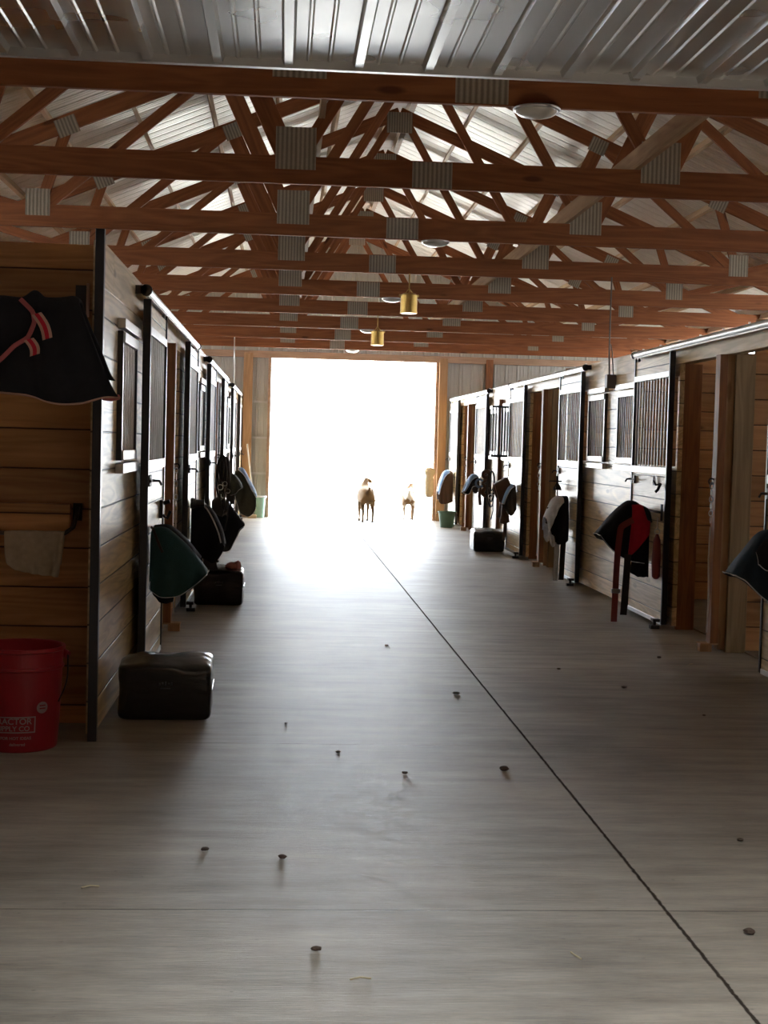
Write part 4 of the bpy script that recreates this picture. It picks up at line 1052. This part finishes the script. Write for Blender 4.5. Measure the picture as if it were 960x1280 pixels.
for i, (x, y, a, w) in enumerate([(.898,4.136,1.9,'right of the middle near the bottom'),(-.605,4.772,.3,'far left in the foreground'),(.25,3.95,.1,'bottom, left of centre'),(2.9,9.9,.8,'right, below the navy pad')]):
    tag(MB().tube([(-.03,0,.004),(0,.006,.007),(.03,0,.004)], .0025, 6).obj('straw_wisp', STRAW, loc=(x,y,0), rot=(0,0,a)), 'pale wisp of straw on the floor, '+w, 'straw', 'straw wisps on the aisle floor')

# ------------------------------------------------------------------ goats
def goat_mat(name, c1, c2, scale, thr):
    m, nt, b = newmat(name); b.inputs['Roughness'].default_value = .85
    tc = N(nt, 'ShaderNodeTexCoord'); n = N(nt, 'ShaderNodeTexNoise', Scale=scale, Detail=2); L(nt, tc.outputs['Object'], n.inputs['Vector'])
    c = N(nt, 'ShaderNodeValToRGB'); c.color_ramp.elements[0].position = thr-.03; c.color_ramp.elements[1].position = thr+.03
    c.color_ramp.elements[0].color = (*c1,1); c.color_ramp.elements[1].color = (*c2,1)
    L(nt, n.outputs['Fac'], c.inputs['Fac']); L(nt, c.outputs[0], b.inputs['Base Color'])
    n2 = N(nt, 'ShaderNodeTexNoise', Scale=90, Detail=4); L(nt, tc.outputs['Object'], n2.inputs['Vector'])
    bp = N(nt, 'ShaderNodeBump', Strength=.5, Distance=.01); L(nt, n2.outputs['Fac'], bp.inputs['Height']); L(nt, bp.outputs[0], b.inputs['Normal'])
    return m
GO1 = goat_mat('fawn_goat_hair', (.24,.15,.07), (.15,.09,.04), 3.0, .55)
GO2 = goat_mat('white_goat_hair', (.55,.52,.47), (.16,.09,.04), 5.0, .50)
HOOF = plain('hoof', (.02,.015,.012), .5)
def goat(loc, rz, label, mat, turn, s=1.0, headz=.76):
    r = thing('goat', label, 'goat', loc, (0,0,rz), group='goats in the doorway')
    # body along +y (head end), rear towards -y
    J = []; E = []; Rd = []
    def J_(p, rad, par=None):
        J.append(Vector(p)*s); Rd.append(rad*s)
        if par is not None: E.append((par, len(J)-1))
        return len(J)-1
    pel = J_((0,-.26,.52), .130); b1 = J_((0,-.12,.50), .175, pel); b2 = J_((0,.06,.50), .175, b1); ch = J_((0,.22,.52), .13, b2)
    nk = J_((turn*.02,.29,.62), .095, ch); n2 = J_((turn*.05,.35,.71), .072, nk); hd = J_((turn*.075,.39,headz), .056, n2)
    mz = J_((turn*.14,.40,headz-.035), .042, hd); mu = J_((turn*.20,.40,headz-.065), .028, mz)
    tl = J_((0,-.37,.60), .028, pel); tl2 = J_((.01,-.40,.67), .018, tl)
    for sx in (-1, 1):
        hp = J_((sx*.085,-.27,.42), .075, pel); kn = J_((sx*.10,-.20,.32), .050, hp); hk = J_((sx*.095,-.31,.20), .027, kn); ft = J_((sx*.095,-.285,.04), .019, hk); J_((sx*.095,-.275,.015), .022, ft)
        sh = J_((sx*.075,.20,.40), .058, ch); el = J_((sx*.085,.18,.31), .038, sh); wr = J_((sx*.08,.20,.18), .024, el); fo = J_((sx*.08,.19,.04), .018, wr); J_((sx*.08,.20,.015), .021, fo)
    me = bpy.data.meshes.new('body'); me.from_pydata([tuple(j) for j in J], E, []); me.materials.append(mat)
    o = bpy.data.objects.new('body', me); COL.objects.link(o); o.parent = r
    md = o.modifiers.new('skin', 'SKIN'); md.use_smooth_shade = True
    sv = me.skin_vertices[0].data if me.skin_vertices else None
    if sv is None:
        bpy.context.view_layer.objects.active = o
        me.attributes.get('x')
    if me.skin_vertices:
        for i, q in enumerate(me.skin_vertices[0].data): q.radius = (Rd[i], Rd[i]); q.use_root = (i == 0)
    o.modifiers.new('sub', 'SUBSURF').levels = 2; o.modifiers['sub'].render_levels = 2
    H = Vector((turn*.075,.39,headz))*s
    for sx in (-1, 1):
        MB().tube([H+Vector((-.01*turn, sx*.045, .02)), H+Vector((-.035*turn, sx*.10, .03)), H+Vector((-.045*turn, sx*.135, .005))], [.014,.022,.006], 8, flat=.4).obj('ear', mat, r, smooth=True)
        MB().tube([H+Vector((-.01*turn, sx*.02, .045)), H+Vector((-.04*turn, sx*.03, .085)), H+Vector((-.075*turn, sx*.04, .10))], [.010,.008,.003], 8).obj('horn', HOOF, r, smooth=True)
        for yy, xx in ((-.275,.095),(.20,.08)):
            MB().lathe([(0,0),(.024*s,0),(.020*s,.035*s),(0,.036*s)], 10, c=(sx*xx*s, yy*s, 0)).obj('hoof', HOOF, r)
        MB().lathe([(0,-.006),(.006,0),(0,.006)], 8, c=tuple(H+Vector((.045*turn, sx*.040, .012)))).obj('eye', HOOF, r)
    return o, r
g1, r1 = goat((1.60, 27.55, 0), .12, 'fawn brown goat standing in the doorway looking right', GO1, 1, 1.0, .80)
g2, r2 = goat((2.53, 28.75, -.02), -.05, 'small white and brown goat outside, right half of the doorway', GO2, 1, .92, .76)

# ------------------------------------------------------------------ light
sc = bpy.context.scene
w = bpy.data.worlds.new('World'); sc.world = w; w.use_nodes = True
bg = w.node_tree.nodes['Background']; bg.inputs[0].default_value = (.86,.93,1,1); bg.inputs[1].default_value = 15.0
sl = bpy.data.lights.new('sun', 'SUN'); sl.energy = 36; sl.angle = math.radians(1); sl.color = (1,.975,.94)
so = bpy.data.objects.new('sun', sl); COL.objects.link(so); so.rotation_euler = Vector((.06, .11, -1.0)).to_track_quat('-Z', 'Y').to_euler()
for k in (3, 5):
    pl = bpy.data.lights.new('lamp_light', 'POINT'); pl.energy = 3; pl.shadow_soft_size = .06; pl.color = (1,.9,.75)
    po = bpy.data.objects.new('lamp_light', pl); COL.objects.link(po); po.location = (1.235, 7.33+2.44*k-.06, 2.76)

# ------------------------------------------------------------------ camera
F = 1800.0; VP = (354.0, 551.0); TH = .023
a = Vector(((VP[0]-480)/F, (640-VP[1])/F, -1)).normalized()
u = Vector((math.sin(TH), math.cos(TH), 0)); Z = (u-a*u.dot(a)).normalized(); X = a.cross(Z)
Rm = Matrix((X, a, Z))
cam = bpy.data.cameras.new('camera'); co = bpy.data.objects.new('camera', cam); COL.objects.link(co)
cam.sensor_fit = 'HORIZONTAL'; cam.sensor_width = 36; cam.lens = 36*F/960; cam.clip_start = .05; cam.clip_end = 500
M4 = Rm.to_4x4(); M4.translation = Vector((0, 0, 1.5)); co.matrix_world = M4
sc.camera = co
vs = sc.view_settings; vs.view_transform = 'Standard'; vs.look = 'None'; vs.gamma = 1; vs.exposure = 0.30; vs.use_curve_mapping = False
